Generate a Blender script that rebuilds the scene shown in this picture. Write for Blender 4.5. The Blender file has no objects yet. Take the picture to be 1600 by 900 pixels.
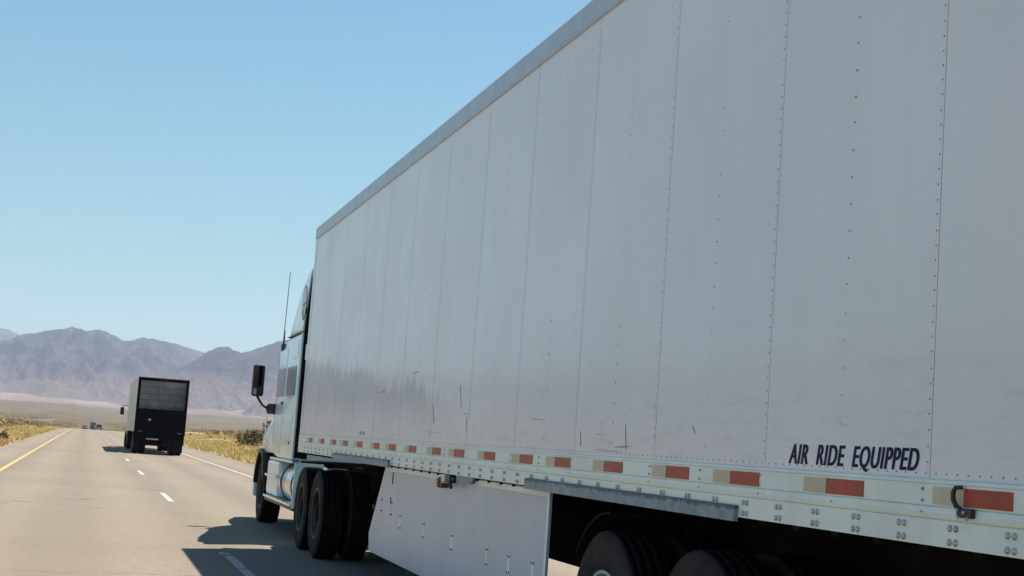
import bpy, bmesh, math, random
from mathutils import Vector, Matrix, noise
R = math.radians
random.seed(11)
S = bpy.context.scene
C = S.collection

# ------------------------------------------------------------------ camera, sky, sun, exposure
CAM_H = 1.4294
YAW, PITCH, ROLL = 0.2712, 0.1085, 0.0709
cam = bpy.data.cameras.new('camera')
cam.sensor_width = 36.0
cam.lens = 36.0 * 2324.64 / 1600.0
cam.clip_start = 0.05
cam.clip_end = 60000
camo = bpy.data.objects.new('camera', cam)
C.objects.link(camo)
cy, sy, cp, sp = math.cos(YAW), math.sin(YAW), math.cos(PITCH), math.sin(PITCH)
F = Vector((sy * cp, cy * cp, sp))
r0 = Vector((cy, -sy, 0))
u0 = r0.cross(F)
rr = r0 * math.cos(ROLL) + u0 * math.sin(ROLL)
uu = -r0 * math.sin(ROLL) + u0 * math.cos(ROLL)
camo.matrix_world = Matrix(((rr.x, uu.x, -F.x, 0), (rr.y, uu.y, -F.y, 0), (rr.z, uu.z, -F.z, CAM_H), (0, 0, 0, 1)))
S.camera = camo

SUN = Vector((1.40, 0.81, 4.115)).normalized()          # towards the sun
SUN_EL = math.asin(SUN.z)
SUN_AZ = math.atan2(SUN.x, SUN.y)
world = bpy.data.worlds.new('World')
S.world = world
world.use_nodes = True
wn = world.node_tree
sky = wn.nodes.new('ShaderNodeTexSky')
sky.sky_type = 'NISHITA'
sky.sun_disc = False
sky.sun_elevation = SUN_EL
sky.sun_rotation = SUN_AZ
sky.altitude = 0
sky.air_density = 1.7
sky.dust_density = 0.0
sky.ozone_density = 10.0
bg = wn.nodes['Background']
tint = wn.nodes.new('ShaderNodeMix')                    # overall white balance of the sky light
tint.data_type = 'RGBA'
tint.blend_type = 'MULTIPLY'
tint.inputs[0].default_value = 1.0
tint.inputs[7].default_value = (0.83, 1.06, 0.99, 1)
wn.links.new(sky.outputs[0], tint.inputs[6])
wn.links.new(tint.outputs[2], bg.inputs[0])
bg.inputs[1].default_value = 0.051
sl = bpy.data.lights.new('sun', 'SUN')
sl.energy = 4.7
sl.angle = R(0.5)
sl.color = (1.0, 0.93, 0.82)
so = bpy.data.objects.new('sun', sl)
C.objects.link(so)
so.rotation_euler = SUN.to_track_quat('Z', 'Y').to_euler()
so.location = (40, 20, 120)
S.view_settings.view_transform = 'Standard'
S.view_settings.look = 'None'
S.view_settings.gamma = 1.0
S.view_settings.exposure = 1.02
S.view_settings.use_curve_mapping = False
S.render.engine = 'CYCLES'
S.cycles.max_bounces = 8
S.cycles.volume_bounces = 1
S.cycles.use_denoising = True

# ------------------------------------------------------------------ materials
class Mat:
    """small helper round a Principled material"""
    def __init__(self, name):
        self.m = bpy.data.materials.new(name)
        self.m.use_nodes = True
        self.t = self.m.node_tree
        self.p = self.t.nodes['Principled BSDF']
        self.out = self.t.nodes['Material Output']
    def n(self, typ, **kw):
        nd = self.t.nodes.new(typ)
        for k, v in kw.items():
            if k in nd.inputs.keys():
                nd.inputs[k].default_value = v
            else:
                setattr(nd, k, v)
        return nd
    def l(self, a, b):
        self.t.links.new(a, b)
    def pos(self, kind='Position', scale=None):
        if kind == 'Position':
            o = self.n('ShaderNodeNewGeometry').outputs['Position']
        else:
            o = self.n('ShaderNodeTexCoord').outputs['Object']
        if scale:
            mp = self.n('ShaderNodeMapping')
            mp.inputs['Scale'].default_value = scale
            self.l(o, mp.inputs[0])
            o = mp.outputs[0]
        return o
    def noise(self, vec, scale, detail=4, rough=0.55, out='Fac'):
        nd = self.n('ShaderNodeTexNoise', Scale=scale, Detail=detail, Roughness=rough)
        self.l(vec, nd.inputs['Vector'])
        return nd.outputs[out]
    def ramp(self, fac, stops):
        nd = self.n('ShaderNodeValToRGB')
        e = nd.color_ramp.elements
        e[0].position, e[0].color = stops[0][0], (*stops[0][1], 1)
        e[1].position, e[1].color = stops[-1][0], (*stops[-1][1], 1)
        for p_, c_ in stops[1:-1]:
            x = e.new(p_)
            x.color = (*c_, 1)
        self.l(fac, nd.inputs[0])
        return nd.outputs[0]
    def mix(self, fac, a, b):
        nd = self.n('ShaderNodeMix')
        nd.data_type = 'RGBA'
        for i, v in ((0, fac), (6, a), (7, b)):
            if hasattr(v, 'is_linked'):
                self.l(v, nd.inputs[i])
            else:
                nd.inputs[i].default_value = v if i == 0 else (*v, 1)
        return nd.outputs[2]
    def math(self, op, a, b=0.0, c=0.0):
        nd = self.n('ShaderNodeMath')
        nd.operation = op
        for i, v in enumerate((a, b, c)):
            if hasattr(v, 'is_linked'):
                self.l(v, nd.inputs[i])
            else:
                nd.inputs[i].default_value = v
        return nd.outputs[0]
    def sep(self, vec):
        nd = self.n('ShaderNodeSeparateXYZ')
        self.l(vec, nd.inputs[0])
        return nd.outputs
    def bump(self, h, strength, dist):
        b = self.n('ShaderNodeBump', Strength=strength, Distance=dist)
        self.l(h, b.inputs['Height'])
        self.l(b.outputs[0], self.p.inputs['Normal'])
    def base(self, c):
        if hasattr(c, 'is_linked'):
            self.l(c, self.p.inputs['Base Color'])
        else:
            self.p.inputs['Base Color'].default_value = (*c, 1)
    def set(self, **kw):
        for k, v in kw.items():
            self.p.inputs[k.replace('_', ' ')].default_value = v
        return self

def simple(name, col, rough=0.5, metal=0.0, var=0.25, scale=6.0, spec=0.5, bump=0.0, dirt=None, coat=0.0):
    """a paint / rubber / metal with noise variation and optional dirt tint"""
    m = Mat(name)
    v = m.pos()
    f = m.noise(v, scale, 5, 0.6)
    lo = tuple(max(0, c * (1 - var)) for c in col)
    hi = tuple(min(1, c * (1 + var)) for c in col)
    c = m.ramp(f, [(0.3, lo), (0.7, hi)])
    if dirt:
        g = m.ramp(m.noise(v, scale * 0.45, 6, 0.65), [(0.45, (0, 0, 0)), (0.72, (0.7, 0.7, 0.7))])
        c = m.mix(g, c, dirt)
    m.base(c)
    m.set(Roughness=rough, Metallic=metal, Specular_IOR_Level=spec, Coat_Weight=coat)
    if bump:
        m.bump(m.noise(v, scale * 4, 4), bump, 0.01)
    return m.m

MT = {}
def mat_tyre():
    m = Mat('tyre_rubber')
    v = m.pos()
    c = m.ramp(m.noise(v, 9, 5, .6), [(0.3, (0.0045, 0.0043, 0.0043)), (0.7, (0.0075, 0.007, 0.007))])
    tc = m.n('ShaderNodeTexCoord')
    nx = m.math('ABSOLUTE', m.sep(tc.outputs['Normal'])[0])          # sidewalls carry road dust, the tread is scrubbed black
    dust = m.math('MULTIPLY', m.math('POWER', nx, 2.5), m.ramp(m.noise(v, 5, 6, .7), [(0.3, (0.35,) * 3), (0.7, (1, 1, 1))]))
    c = m.mix(m.math('MULTIPLY', dust, .8), c, (0.065, 0.055, 0.052))
    ob = m.sep(tc.outputs['Object'])
    rad = m.math('SQRT', m.math('ADD', m.math('MULTIPLY', ob[1], ob[1]), m.math('MULTIPLY', ob[2], ob[2])))
    rings = m.math('SINE', m.math('MULTIPLY', rad, 260.0))
    m.base(c)
    m.set(Roughness=0.85, Specular_IOR_Level=0.12)
    m.bump(rings, 0.25, 0.004)
    return m.m
MT['rubber'] = mat_tyre()
MT['black'] = simple('black_plastic', (0.012, 0.012, 0.013), 0.45, var=0.2)
MT['under'] = simple('dark_chassis_steel', (0.010, 0.0095, 0.009), 0.8, var=0.4, scale=4, spec=0.06, dirt=(0.02, 0.017, 0.015))
MT['steel'] = simple('worn_rim_steel', (0.42, 0.42, 0.41), 0.42, 0.7, 0.2, 12, dirt=(0.2, 0.18, 0.16))
MT['alu'] = simple('polished_tank_aluminium', (0.72, 0.72, 0.70), 0.22, 0.9, 0.08, 5)
MT['white_paint'] = simple('tractor_white_paint', (0.56, 0.79, 0.84), 0.22, 0, 0.05, 3, coat=0.4)
MT['glass'] = simple('dark_glass', (0.02, 0.025, 0.026), 0.06, 0, 0.1, 3, spec=0.8)
MT['red_lens'] = simple('red_lamp_lens', (0.28, 0.02, 0.015), 0.3, 0, 0.1, 20)
MT['dark_lens'] = simple('dusty_dark_red_lens', (0.06, 0.008, 0.008), 0.4, 0, 0.2, 20, spec=0.2)
MT['amber_lens'] = simple('brown_marker_lens', (0.13, 0.035, 0.018), 0.35, 0, 0.2, 30)
MT['mirror'] = simple('mirror_glass', (0.05, 0.04, 0.04), 0.05, 1.0, 0.02)
MT['navy'] = simple('navy_lettering', (0.006, 0.013, 0.06), 0.6, 0, 0.25, 18, spec=0.15)
MT['tape_red'] = simple('red_reflective_tape', (0.34, 0.032, 0.013), 0.45, 0, 0.3, 5, dirt=(0.30, 0.05, 0.02))
MT['tape_white'] = simple('aged_white_reflective_tape', (0.52, 0.47, 0.35), 0.5, 0, 0.12, 5)
def mat_galv():
    m = Mat('galvanised_wear_plate')
    v = m.pos()
    c = m.ramp(m.noise(v, 14, 5, .6), [(0.3, (0.12, 0.19, 0.235)), (0.7, (0.22, 0.32, 0.375))])
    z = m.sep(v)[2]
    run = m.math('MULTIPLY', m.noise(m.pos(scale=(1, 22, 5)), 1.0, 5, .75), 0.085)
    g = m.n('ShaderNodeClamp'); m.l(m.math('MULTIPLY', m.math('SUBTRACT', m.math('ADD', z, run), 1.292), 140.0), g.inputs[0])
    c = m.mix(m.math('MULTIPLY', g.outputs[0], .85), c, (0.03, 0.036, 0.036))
    m.base(c)
    m.set(Roughness=0.5, Metallic=0.0)
    return m.m
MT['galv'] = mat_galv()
MT['bolt'] = simple('zinc_bolt', (0.42, 0.44, 0.43), 0.4, 0.5, 0.2, 30)
MT['rivet'] = simple('aged_rivet', (0.32, 0.34, 0.35), 0.45, 0.2, 0.3, 40)
MT['dark_rim'] = simple('grimy_dark_rim', (0.035, 0.034, 0.034), 0.5, 0.4, 0.3, 12)
MT['tinted'] = simple('tinted_sleeper_glass', (0.16, 0.19, 0.18), 0.22, 0, 0.1, 3)
MT['gap'] = simple('rubber_and_gap_shade', (0.008, 0.008, 0.008), 1.0, var=0.3, spec=0.0)  # black rubber that also carries the cab gap's shade as colour
MT['flap'] = simple('black_mud_flap_rubber', (0.011, 0.0105, 0.0105), 0.9, var=0.4, scale=3, spec=0.1, dirt=(0.028, 0.024, 0.022))

def mat_trailer_wall():
    m = Mat('trailer_white_sheet')
    v = m.pos()
    base = m.ramp(m.noise(v, 0.7, 4, 0.5), [(0.3, (0.62, 0.665, 0.70)), (0.7, (0.69, 0.725, 0.755))])
    # long vertical run-off streaks
    st = m.ramp(m.noise(m.pos(scale=(1, 7.0, 0.22)), 1.6, 6, 0.6), [(0.48, (0, 0, 0)), (0.75, (1, 1, 1))])
    c = m.mix(m.math('MULTIPLY', st, 0.07), base, (0.40, 0.43, 0.45))
    # darker blue-grey band low on the front third, with a ragged drip edge along its top
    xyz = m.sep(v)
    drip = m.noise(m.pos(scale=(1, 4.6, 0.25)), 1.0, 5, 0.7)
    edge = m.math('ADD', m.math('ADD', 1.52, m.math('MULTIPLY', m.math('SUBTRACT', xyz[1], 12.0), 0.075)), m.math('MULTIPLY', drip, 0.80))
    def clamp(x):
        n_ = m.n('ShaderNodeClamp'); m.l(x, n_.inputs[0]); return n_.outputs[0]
    blue_band = clamp(m.math('MULTIPLY', m.math('SUBTRACT', edge, xyz[2]), 10.0))
    blue_band = m.math('MULTIPLY', blue_band, clamp(m.math('MULTIPLY', m.math('SUBTRACT', xyz[1], 10.4), 0.6)))
    blue_band = m.math('MULTIPLY', blue_band, clamp(m.math('MULTIPLY', m.math('SUBTRACT', xyz[2], 1.45), 2.6)))
    c = m.mix(m.math('MULTIPLY', blue_band, 0.6), c, (0.27, 0.30, 0.37))
    # broad soft grime clouds
    cloud = m.ramp(m.noise(m.pos(scale=(1, 0.8, 1.2)), 0.55, 6, 0.6), [(0.42, (0, 0, 0)), (0.7, (1, 1, 1))])
    c = m.mix(m.math('MULTIPLY', cloud, 0.13), c, (0.44, 0.47, 0.46))
    # scuffs low down
    sc = m.ramp(m.noise(m.pos(scale=(1, 1.0, 6)), 2.6, 7, 0.7), [(0.52, (0, 0, 0)), (0.72, (1, 1, 1))])
    lo = m.n('ShaderNodeMapRange'); lo.inputs['From Min'].default_value = 1.43; lo.inputs['From Max'].default_value = 2.2
    lo.inputs['To Min'].default_value = 0.38; lo.inputs['To Max'].default_value = 0.0
    m.l(xyz[2], lo.inputs[0])
    c = m.mix(m.math('MULTIPLY', sc, lo.outputs[0]), c, (0.28, 0.30, 0.31))
    m.base(c)
    rg = m.ramp(m.noise(v, 1.3, 5), [(0.3, (0.28,) * 3), (0.75, (0.45,) * 3)])
    m.l(rg, m.p.inputs['Roughness'])
    m.bump(m.noise(m.pos(scale=(1, 1, 0.6)), 2.2, 3), 0.10, 0.014)
    m.set(Specular_IOR_Level=0.5, Coat_Weight=0.34, Coat_Roughness=0.09)
    return m.m
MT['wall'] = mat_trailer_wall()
MT['rail'] = simple('bottom_rail_white_aluminium', (0.66, 0.77, 0.75), 0.38, 0.1, 0.08, 3, dirt=(0.54, 0.60, 0.57))
MT['top_rail'] = simple('top_rail_brushed_aluminium', (0.40, 0.44, 0.47), 0.35, 0.35, 0.12, 5)
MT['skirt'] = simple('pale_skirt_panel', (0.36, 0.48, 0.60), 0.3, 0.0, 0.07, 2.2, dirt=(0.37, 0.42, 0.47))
MT['seam'] = simple('seam_sealant_grey', (0.16, 0.17, 0.18), 0.6)
MT['old_box'] = simple('far_truck_white_box', (0.50, 0.52, 0.50), 0.4, 0, 0.1, 2, dirt=(0.36, 0.36, 0.33))
MT['old_door'] = simple('far_truck_grey_roll_door', (0.14, 0.155, 0.15), 0.6, 0, 0.35, 1.2, dirt=(0.025, 0.027, 0.027))
MT['old_gate'] = simple('far_truck_dark_lift_gate', (0.005, 0.0055, 0.008), 0.8, 0.0, 0.3, 3, spec=0.05)

def mat_asphalt(name, lo, hi, tracks=True):
    m = Mat(name)
    v = m.pos()
    big = m.noise(v, 0.12, 5, 0.6)
    c = m.ramp(big, [(0.3, lo), (0.7, hi)])
    fine = m.noise(v, 38.0, 4, 0.85)
    agg = m.ramp(fine, [(0.33, (0.42, 0.42, 0.42)), (0.5, (1, 1, 1)), (0.68, (1.5, 1.46, 1.38))])
    mul = m.n('ShaderNodeMix'); mul.data_type = 'RGBA'; mul.blend_type = 'MULTIPLY'
    mul.inputs[0].default_value = 0.55
    m.l(c, mul.inputs[6]); m.l(agg, mul.inputs[7])
    c = mul.outputs[2]
    mot = m.ramp(m.noise(v, 7.0, 6, .8), [(0.35, (0.80, 0.80, 0.80)), (0.5, (1, 1, 1)), (0.65, (1.16, 1.15, 1.13))])
    mu2 = m.n('ShaderNodeMix'); mu2.data_type = 'RGBA'; mu2.blend_type = 'MULTIPLY'; mu2.inputs[0].default_value = 0.8
    m.l(c, mu2.inputs[6]); m.l(mot, mu2.inputs[7]); c = mu2.outputs[2]
    if tracks:
        # smoother, slightly darker wheel paths and an oil-stained lane centre, long along the road
        xs = m.sep(v)[0]
        w = m.math('COSINE', m.math('MULTIPLY', m.math('SUBTRACT', xs, -0.12), 2 * math.pi / 1.8))
        lng = m.noise(m.pos(scale=(1.6, 0.03, 1)), 1.0, 4)
        tr = m.math('MULTIPLY', m.math('ADD', m.math('MULTIPLY', w, 0.5), 0.5), lng)
        c = m.mix(m.math('MULTIPLY', tr, 0.8), c, tuple(0.72 * x for x in lo))
        # sparse tar cracks
        vo = m.n('ShaderNodeTexVoronoi', Scale=0.11); vo.feature = 'DISTANCE_TO_EDGE'
        wob = m.n('ShaderNodeMix'); wob.data_type = 'RGBA'; wob.inputs[0].default_value = 0.25
        nz = m.noise(v, 0.9, 4, out='Color')
        mp = m.n('ShaderNodeVectorMath'); mp.operation = 'MULTIPLY_ADD'
        m.l(nz, mp.inputs[0]); mp.inputs[1].default_value = (1.6, 1.6, 0); m.l(v, mp.inputs[2])
        m.l(mp.outputs[0], vo.inputs['Vector'])
        cr = m.ramp(vo.outputs[0], [(0.0, (1, 1, 1)), (0.0035, (0, 0, 0))])
        c = m.mix(m.math('MULTIPLY', cr, 0.8), c, (0.07, 0.065, 0.06))
        # patches and spots
        sp_ = m.ramp(m.noise(v, 2.2, 2), [(0.70, (0, 0, 0)), (0.76, (1, 1, 1))])
        c = m.mix(m.math('MULTIPLY', sp_, 0.25), c, (0.10, 0.09, 0.08))
    m.base(c)
    m.set(Roughness=0.88, Specular_IOR_Level=0.25)
    m.bump(fine, 0.5, 0.008)
    return m.m
MT['road'] = mat_asphalt('sun_bleached_asphalt', (0.185, 0.155, 0.118), (0.222, 0.187, 0.144))
MT['road2'] = mat_asphalt('pale_far_asphalt', (0.13, 0.10, 0.066), (0.155, 0.122, 0.084), False)
def mat_paint(name, col, wear):
    m = Mat(name)
    v = m.pos()
    f = m.ramp(m.noise(v, 16, 6, 0.75), [(wear, (0, 0, 0)), (wear + 0.1, (1, 1, 1))])
    m.base(m.mix(f, (0.19, 0.17, 0.145), col))
    m.set(Roughness=0.8)
    return m.m
MT['yellow'] = mat_paint('worn_yellow_road_paint', (0.50, 0.335, 0.07), 0.40)
MT['white_line'] = mat_paint('worn_white_road_paint', (0.49, 0.465, 0.42), 0.44)

def mat_ground():
    m = Mat('desert_ground')
    v = m.pos()
    xyz = m.sep(v)
    flat = m.n('ShaderNodeCombineXYZ'); m.l(xyz[0], flat.inputs[0]); m.l(xyz[1], flat.inputs[1])
    ln = m.n('ShaderNodeVectorMath'); ln.operation = 'LENGTH'; m.l(flat.outputs[0], ln.inputs[0])
    r = ln.outputs['Value']
    soil = m.ramp(m.noise(v, 0.09, 6, 0.65), [(0.3, (0.20, 0.145, 0.085)), (0.55, (0.29, 0.21, 0.125)), (0.75, (0.37, 0.275, 0.17))])
    dry = m.ramp(m.noise(v, 0.6, 6, 0.7), [(0.42, (0, 0, 0)), (0.62, (1, 1, 1))])
    c = m.mix(m.math('MULTIPLY', dry, 0.55), soil, (0.31, 0.24, 0.11))
    # pale gravel along the pavement edges (x is measured across the road)
    ax = m.math('ABSOLUTE', m.math('SUBTRACT', xyz[0], 2.1))
    gr = m.n('ShaderNodeMapRange'); m.l(m.math('ADD', ax, m.math('MULTIPLY', m.noise(v, 0.8, 4), 1.6)), gr.inputs[0])
    gr.inputs['From Min'].default_value = 6.1; gr.inputs['From Max'].default_value = 7.0
    gr.inputs['To Min'].default_value = 1.0; gr.inputs['To Max'].default_value = 0.0
    grav = m.ramp(m.noise(v, 14, 4, 0.8), [(0.3, (0.10, 0.085, 0.07)), (0.7, (0.25, 0.22, 0.18))])
    c = m.mix(gr.outputs[0], c, grav)
    # bushes too far away to be built: dark dots over the plain
    vo = m.n('ShaderNodeTexVoronoi', Scale=0.16); m.l(v, vo.inputs['Vector'])
    dot = m.ramp(vo.outputs['Distance'], [(0.20, (1, 1, 1)), (0.42, (0, 0, 0))])
    den = m.ramp(m.noise(v, 0.004, 4), [(0.35, (0.45,) * 3), (0.65, (1, 1, 1))])
    far = m.n('ShaderNodeMapRange'); m.l(r, far.inputs[0])
    far.inputs['From Min'].default_value = 250; far.inputs['From Max'].default_value = 900
    dm = m.math('MULTIPLY', m.math('MULTIPLY', dot, den), far.outputs[0])
    c = m.mix(m.math('MULTIPLY', far.outputs[0], 0.93), c, (0.060, 0.041, 0.016))
    c = m.mix(m.math('MULTIPLY', dm, 0.85), c, (0.05, 0.046, 0.024))
    pat = m.ramp(m.noise(m.pos(scale=(1, .45, 1)), 0.011, 7, 0.75), [(0.44, (0, 0, 0)), (0.54, (1, 1, 1))])
    c = m.mix(m.math('MULTIPLY', m.math('MULTIPLY', pat, far.outputs[0]), 0.6), c, (0.15, 0.108, 0.052))
    # the brush plain gives way to bare alluvial fans
    fan = m.n('ShaderNodeMapRange'); m.l(m.math('ADD', r, m.math('MULTIPLY', m.noise(v, 0.0016, 5), 1600)), fan.inputs[0])
    fan.inputs['From Min'].default_value = 6200; fan.inputs['From Max'].default_value = 7000
    fc = m.ramp(m.noise(m.pos(scale=(1, 0.35, 1)), 0.0035, 7, 0.65), [(0.3, (0.13, 0.092, 0.072)), (0.52, (0.20, 0.147, 0.115)), (0.72, (0.28, 0.212, 0.168))])
    c = m.mix(fan.outputs[0], c, fc)
    m.base(c)
    m.set(Roughness=0.95, Specular_IOR_Level=0.1)
    m.bump(m.noise(v, 3.0, 6, 0.7), 0.6, 0.08)
    return m.m
MT['ground'] = mat_ground()
def mat_rock(name, a, b, c_):
    m = Mat(name)
    v = m.pos()
    f = m.noise(m.pos(scale=(1, 1, 2.2)), 0.0042, 9, 0.68)
    c = m.ramp(f, [(0.30, a), (0.5, b), (0.72, c_)])
    g = m.ramp(m.noise(v, 0.02, 6, 0.7), [(0.4, (0, 0, 0)), (0.7, (1, 1, 1))])
    c = m.mix(m.math('MULTIPLY', g, 0.35), c, a)
    # pale outwash towards the foot of the slopes
    hz_ = m.n('ShaderNodeMapRange'); m.l(m.math('ADD', m.sep(v)[2], m.math('MULTIPLY', m.noise(v, 0.005, 6, .7), 190.0)), hz_.inputs[0])
    hz_.inputs['From Min'].default_value = 250; hz_.inputs['From Max'].default_value = 400
    hz_.inputs['To Min'].default_value = .85; hz_.inputs['To Max'].default_value = 0
    c = m.mix(hz_.outputs[0], c, (0.185, 0.137, 0.112))
    m.base(c)
    m.set(Roughness=0.95, Specular_IOR_Level=0.1)
    m.bump(m.noise(v, 0.03, 7, 0.72), 1.0, 30.0)
    return m.m
MT['rock'] = mat_rock('desert_mountain_rock', (0.022, 0.017, 0.018), (0.07, 0.051, 0.047), (0.19, 0.142, 0.118))

def mat_leaf(name, stops):
    m = Mat(name)
    at = m.n('ShaderNodeAttribute'); at.attribute_name = 'tint'
    oi = m.n('ShaderNodeObjectInfo')
    f = m.math('FRACT', m.math('ADD', m.math('MULTIPLY', at.outputs['Fac'], 0.75), m.math('MULTIPLY', oi.outputs['Random'], 0.35)))
    m.base(m.ramp(f, stops))
    m.set(Roughness=0.8, Specular_IOR_Level=0.2)
    return m.m
MT['leaf'] = mat_leaf('creosote_leaves', [(0.0, (0.075, 0.07, 0.022)), (0.5, (0.15, 0.13, 0.04)), (1.0, (0.25, 0.195, 0.065))])
MT['leaf_dark'] = mat_leaf('dark_bush_leaves', [(0.0, (0.05, 0.046, 0.024)), (0.6, (0.10, 0.085, 0.04)), (1.0, (0.17, 0.13, 0.06))])
MT['leaf_brown'] = mat_leaf('dead_red_brown_bush', [(0.0, (0.07, 0.03, 0.02)), (0.6, (0.15, 0.07, 0.04)), (1.0, (0.24, 0.13, 0.07))])
MT['grass'] = mat_leaf('dry_verge_grass', [(0.0, (0.22, 0.185, 0.06)), (0.35, (0.38, 0.29, 0.10)), (0.7, (0.50, 0.37, 0.16)), (1.0, (0.60, 0.45, 0.24))])
MT['stem'] = simple('bush_stem_bark', (0.11, 0.085, 0.06), 0.9, var=0.3)

# ------------------------------------------------------------------ mesh helpers
class MB:
    """collects shapes in world coordinates; build() links them as ONE mesh object under its thing"""
    def __init__(self):
        self.v, self.f, self.s = [], [], []
    def add(self, vs, fs, smooth=False):
        o = len(self.v)
        self.v += [tuple(a) for a in vs]
        for f in fs:
            self.f.append(tuple(i + o for i in f)); self.s.append(smooth)
        return self
    def box(self, x0, x1, y0, y1, z0, z1):
        return self.add([(x0, y0, z0), (x1, y0, z0), (x1, y1, z0), (x0, y1, z0), (x0, y0, z1), (x1, y0, z1), (x1, y1, z1), (x0, y1, z1)],
                        [(0, 3, 2, 1), (4, 5, 6, 7), (0, 1, 5, 4), (1, 2, 6, 5), (2, 3, 7, 6), (3, 0, 4, 7)])
    def bbox(self, x0, x1, y0, y1, z0, z1, b):
        """box with bevelled edges"""
        bm = bmesh.new()
        bmesh.ops.create_cube(bm, size=1.0)
        for v in bm.verts:
            v.co = Vector(((x0 + x1) / 2 + v.co.x * (x1 - x0), (y0 + y1) / 2 + v.co.y * (y1 - y0), (z0 + z1) / 2 + v.co.z * (z1 - z0)))
        bmesh.ops.bevel(bm, geom=bm.edges[:], offset=b, segments=2, affect='EDGES', profile=0.5)
        self.bm(bm)
        return self
    def bm(self, bm, smooth=False):
        bm.verts.index_update()
        self.add([v.co for v in bm.verts], [[v.index for v in f.verts] for f in bm.faces], smooth)
        bm.free()
        return self
    def prism(self, poly, a0, a1, axis='y'):
        """polygon in the two other axes, extruded along axis"""
        n = len(poly)
        def P(p, a):
            if axis == 'y': return (p[0], a, p[1])
            if axis == 'x': return (a, p[0], p[1])
            return (p[0], p[1], a)
        vs = [P(p, a0) for p in poly] + [P(p, a1) for p in poly]
        fs = [tuple(range(n)), tuple(range(2 * n - 1, n - 1, -1))] + [(i, i + n, (i + 1) % n + n, (i + 1) % n) for i in range(n)]
        return self.add(vs, fs)
    def tube(self, path, r, seg=8, smooth=True):
        path = [Vector(p) for p in path]
        rs = r if isinstance(r, (list, tuple)) else [r] * len(path)
        rings = []
        up = None
        for i, p in enumerate(path):
            d = (path[min(i + 1, len(path) - 1)] - path[max(i - 1, 0)]).normalized()
            a = d.orthogonal().normalized() if up is None else (up - d * up.dot(d)).normalized()
            up = a
            b = d.cross(a)
            rings.append([p + (a * math.cos(t) + b * math.sin(t)) * rs[i] for t in [2 * math.pi * k / seg for k in range(seg)]])
        vs = [q for ring in rings for q in ring]
        fs = []
        for i in range(len(rings) - 1):
            for k in range(seg):
                fs.append((i * seg + k, i * seg + (k + 1) % seg, (i + 1) * seg + (k + 1) % seg, (i + 1) * seg + k))
        self.add(vs, fs, smooth)
        return self.add(rings[0], [tuple(range(seg - 1, -1, -1))]).add(rings[-1], [tuple(range(seg))])
    def lathe(self, prof, seg=40, c=(0, 0, 0), smooth=True, axis='x'):
        """profile of (a, radius) turned about an axis through c"""
        vs, fs = [], []
        n = len(prof)
        for k in range(seg):
            t = 2 * math.pi * k / seg
            for a, r in prof:
                q = (a, r * math.cos(t), r * math.sin(t)) if axis == 'x' else ((r * math.cos(t), a, r * math.sin(t)) if axis == 'y' else (r * math.cos(t), r * math.sin(t), a))
                vs.append((c[0] + q[0], c[1] + q[1], c[2] + q[2]))
        for k in range(seg):
            k2 = (k + 1) % seg
            for i in range(n - 1):
                fs.append((k * n + i, k * n + i + 1, k2 * n + i + 1, k2 * n + i))
        return self.add(vs, fs, smooth)
    def loft(self, secs, smooth=True, caps=True):
        n = len(secs[0])
        vs = [p for s in secs for p in s]
        fs = []
        for i in range(len(secs) - 1):
            for k in range(n):
                fs.append((i * n + k, i * n + (k + 1) % n, (i + 1) * n + (k + 1) % n, (i + 1) * n + k))
        self.add(vs, fs, smooth)
        if caps:
            self.add(secs[0], [tuple(range(n))]).add(secs[-1], [tuple(range(n))])
        return self
    def mesh(self, name, org=(0, 0, 0)):
        me = bpy.data.meshes.new(name)
        me.from_pydata([(a - org[0], b - org[1], c - org[2]) for a, b, c in self.v], [], self.f)
        me.polygons.foreach_set('use_smooth', self.s)
        bm = bmesh.new(); bm.from_mesh(me)
        bmesh.ops.recalc_face_normals(bm, faces=bm.faces[:])
        bm.to_mesh(me); bm.free()
        me.update()
        return me
    def build(self, name, mat, parent=None, kind=None):
        org = ORG.get(root_of(parent), (0, 0, 0)) if parent else (0, 0, 0)
        return link(name, self.mesh(name, org), mat, parent, kind)
ORG = {}
def root_of(o):
    while o.parent: o = o.parent
    return o.name
def link(name, me, mat, parent=None, kind=None):
    if mat is not None and not me.materials:
        me.materials.append(MT[mat] if isinstance(mat, str) else mat)
    o = bpy.data.objects.new(name, me)
    C.objects.link(o)
    o.parent = parent
    if kind: o['kind'] = kind
    return o
def thing(name, label, cat, loc, group=None):
    o = bpy.data.objects.new(name, None)
    C.objects.link(o)
    o.location = loc
    o.empty_display_size = 0.3
    o['label'] = label; o['category'] = cat
    if group: o['group'] = group
    ORG[o.name] = loc
    return o
def tag(o, label, cat, group=None):
    o['label'] = label; o['category'] = cat
    if group: o['group'] = group
    return o
def part_at(name, parent, loc):
    """an Empty part (a wheel, say) at a world place under its thing"""
    e = bpy.data.objects.new(name, None)
    C.objects.link(e)
    org = ORG[root_of(parent)]
    e.parent = parent
    e.location = (loc[0] - org[0], loc[1] - org[1], loc[2] - org[2])
    e.empty_display_size = 0.2
    return e
def rrect(y, cx, hw, z0, z1, rt, rb=0.04, seg=5, sl=0.0):
    """rounded-rectangle section at station y (sl leans the sides in towards the top)"""
    pts = []
    for (sx, top, r) in ((1, True, rt), (-1, True, rt), (-1, False, rb), (1, False, rb)):
        zc = z1 - r if top else z0 + r
        w = hw - (sl if top else 0)
        xc = sx * (w - r)
        a0 = {(1, True): 0, (-1, True): 90, (-1, False): 180, (1, False): 270}[(sx, top)]
        for k in range(seg + 1):
            a = R(a0 + 90 * k / seg)
            pts.append((cx + xc + r * math.cos(a), y, zc + r * math.sin(a)))
    return pts

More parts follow.
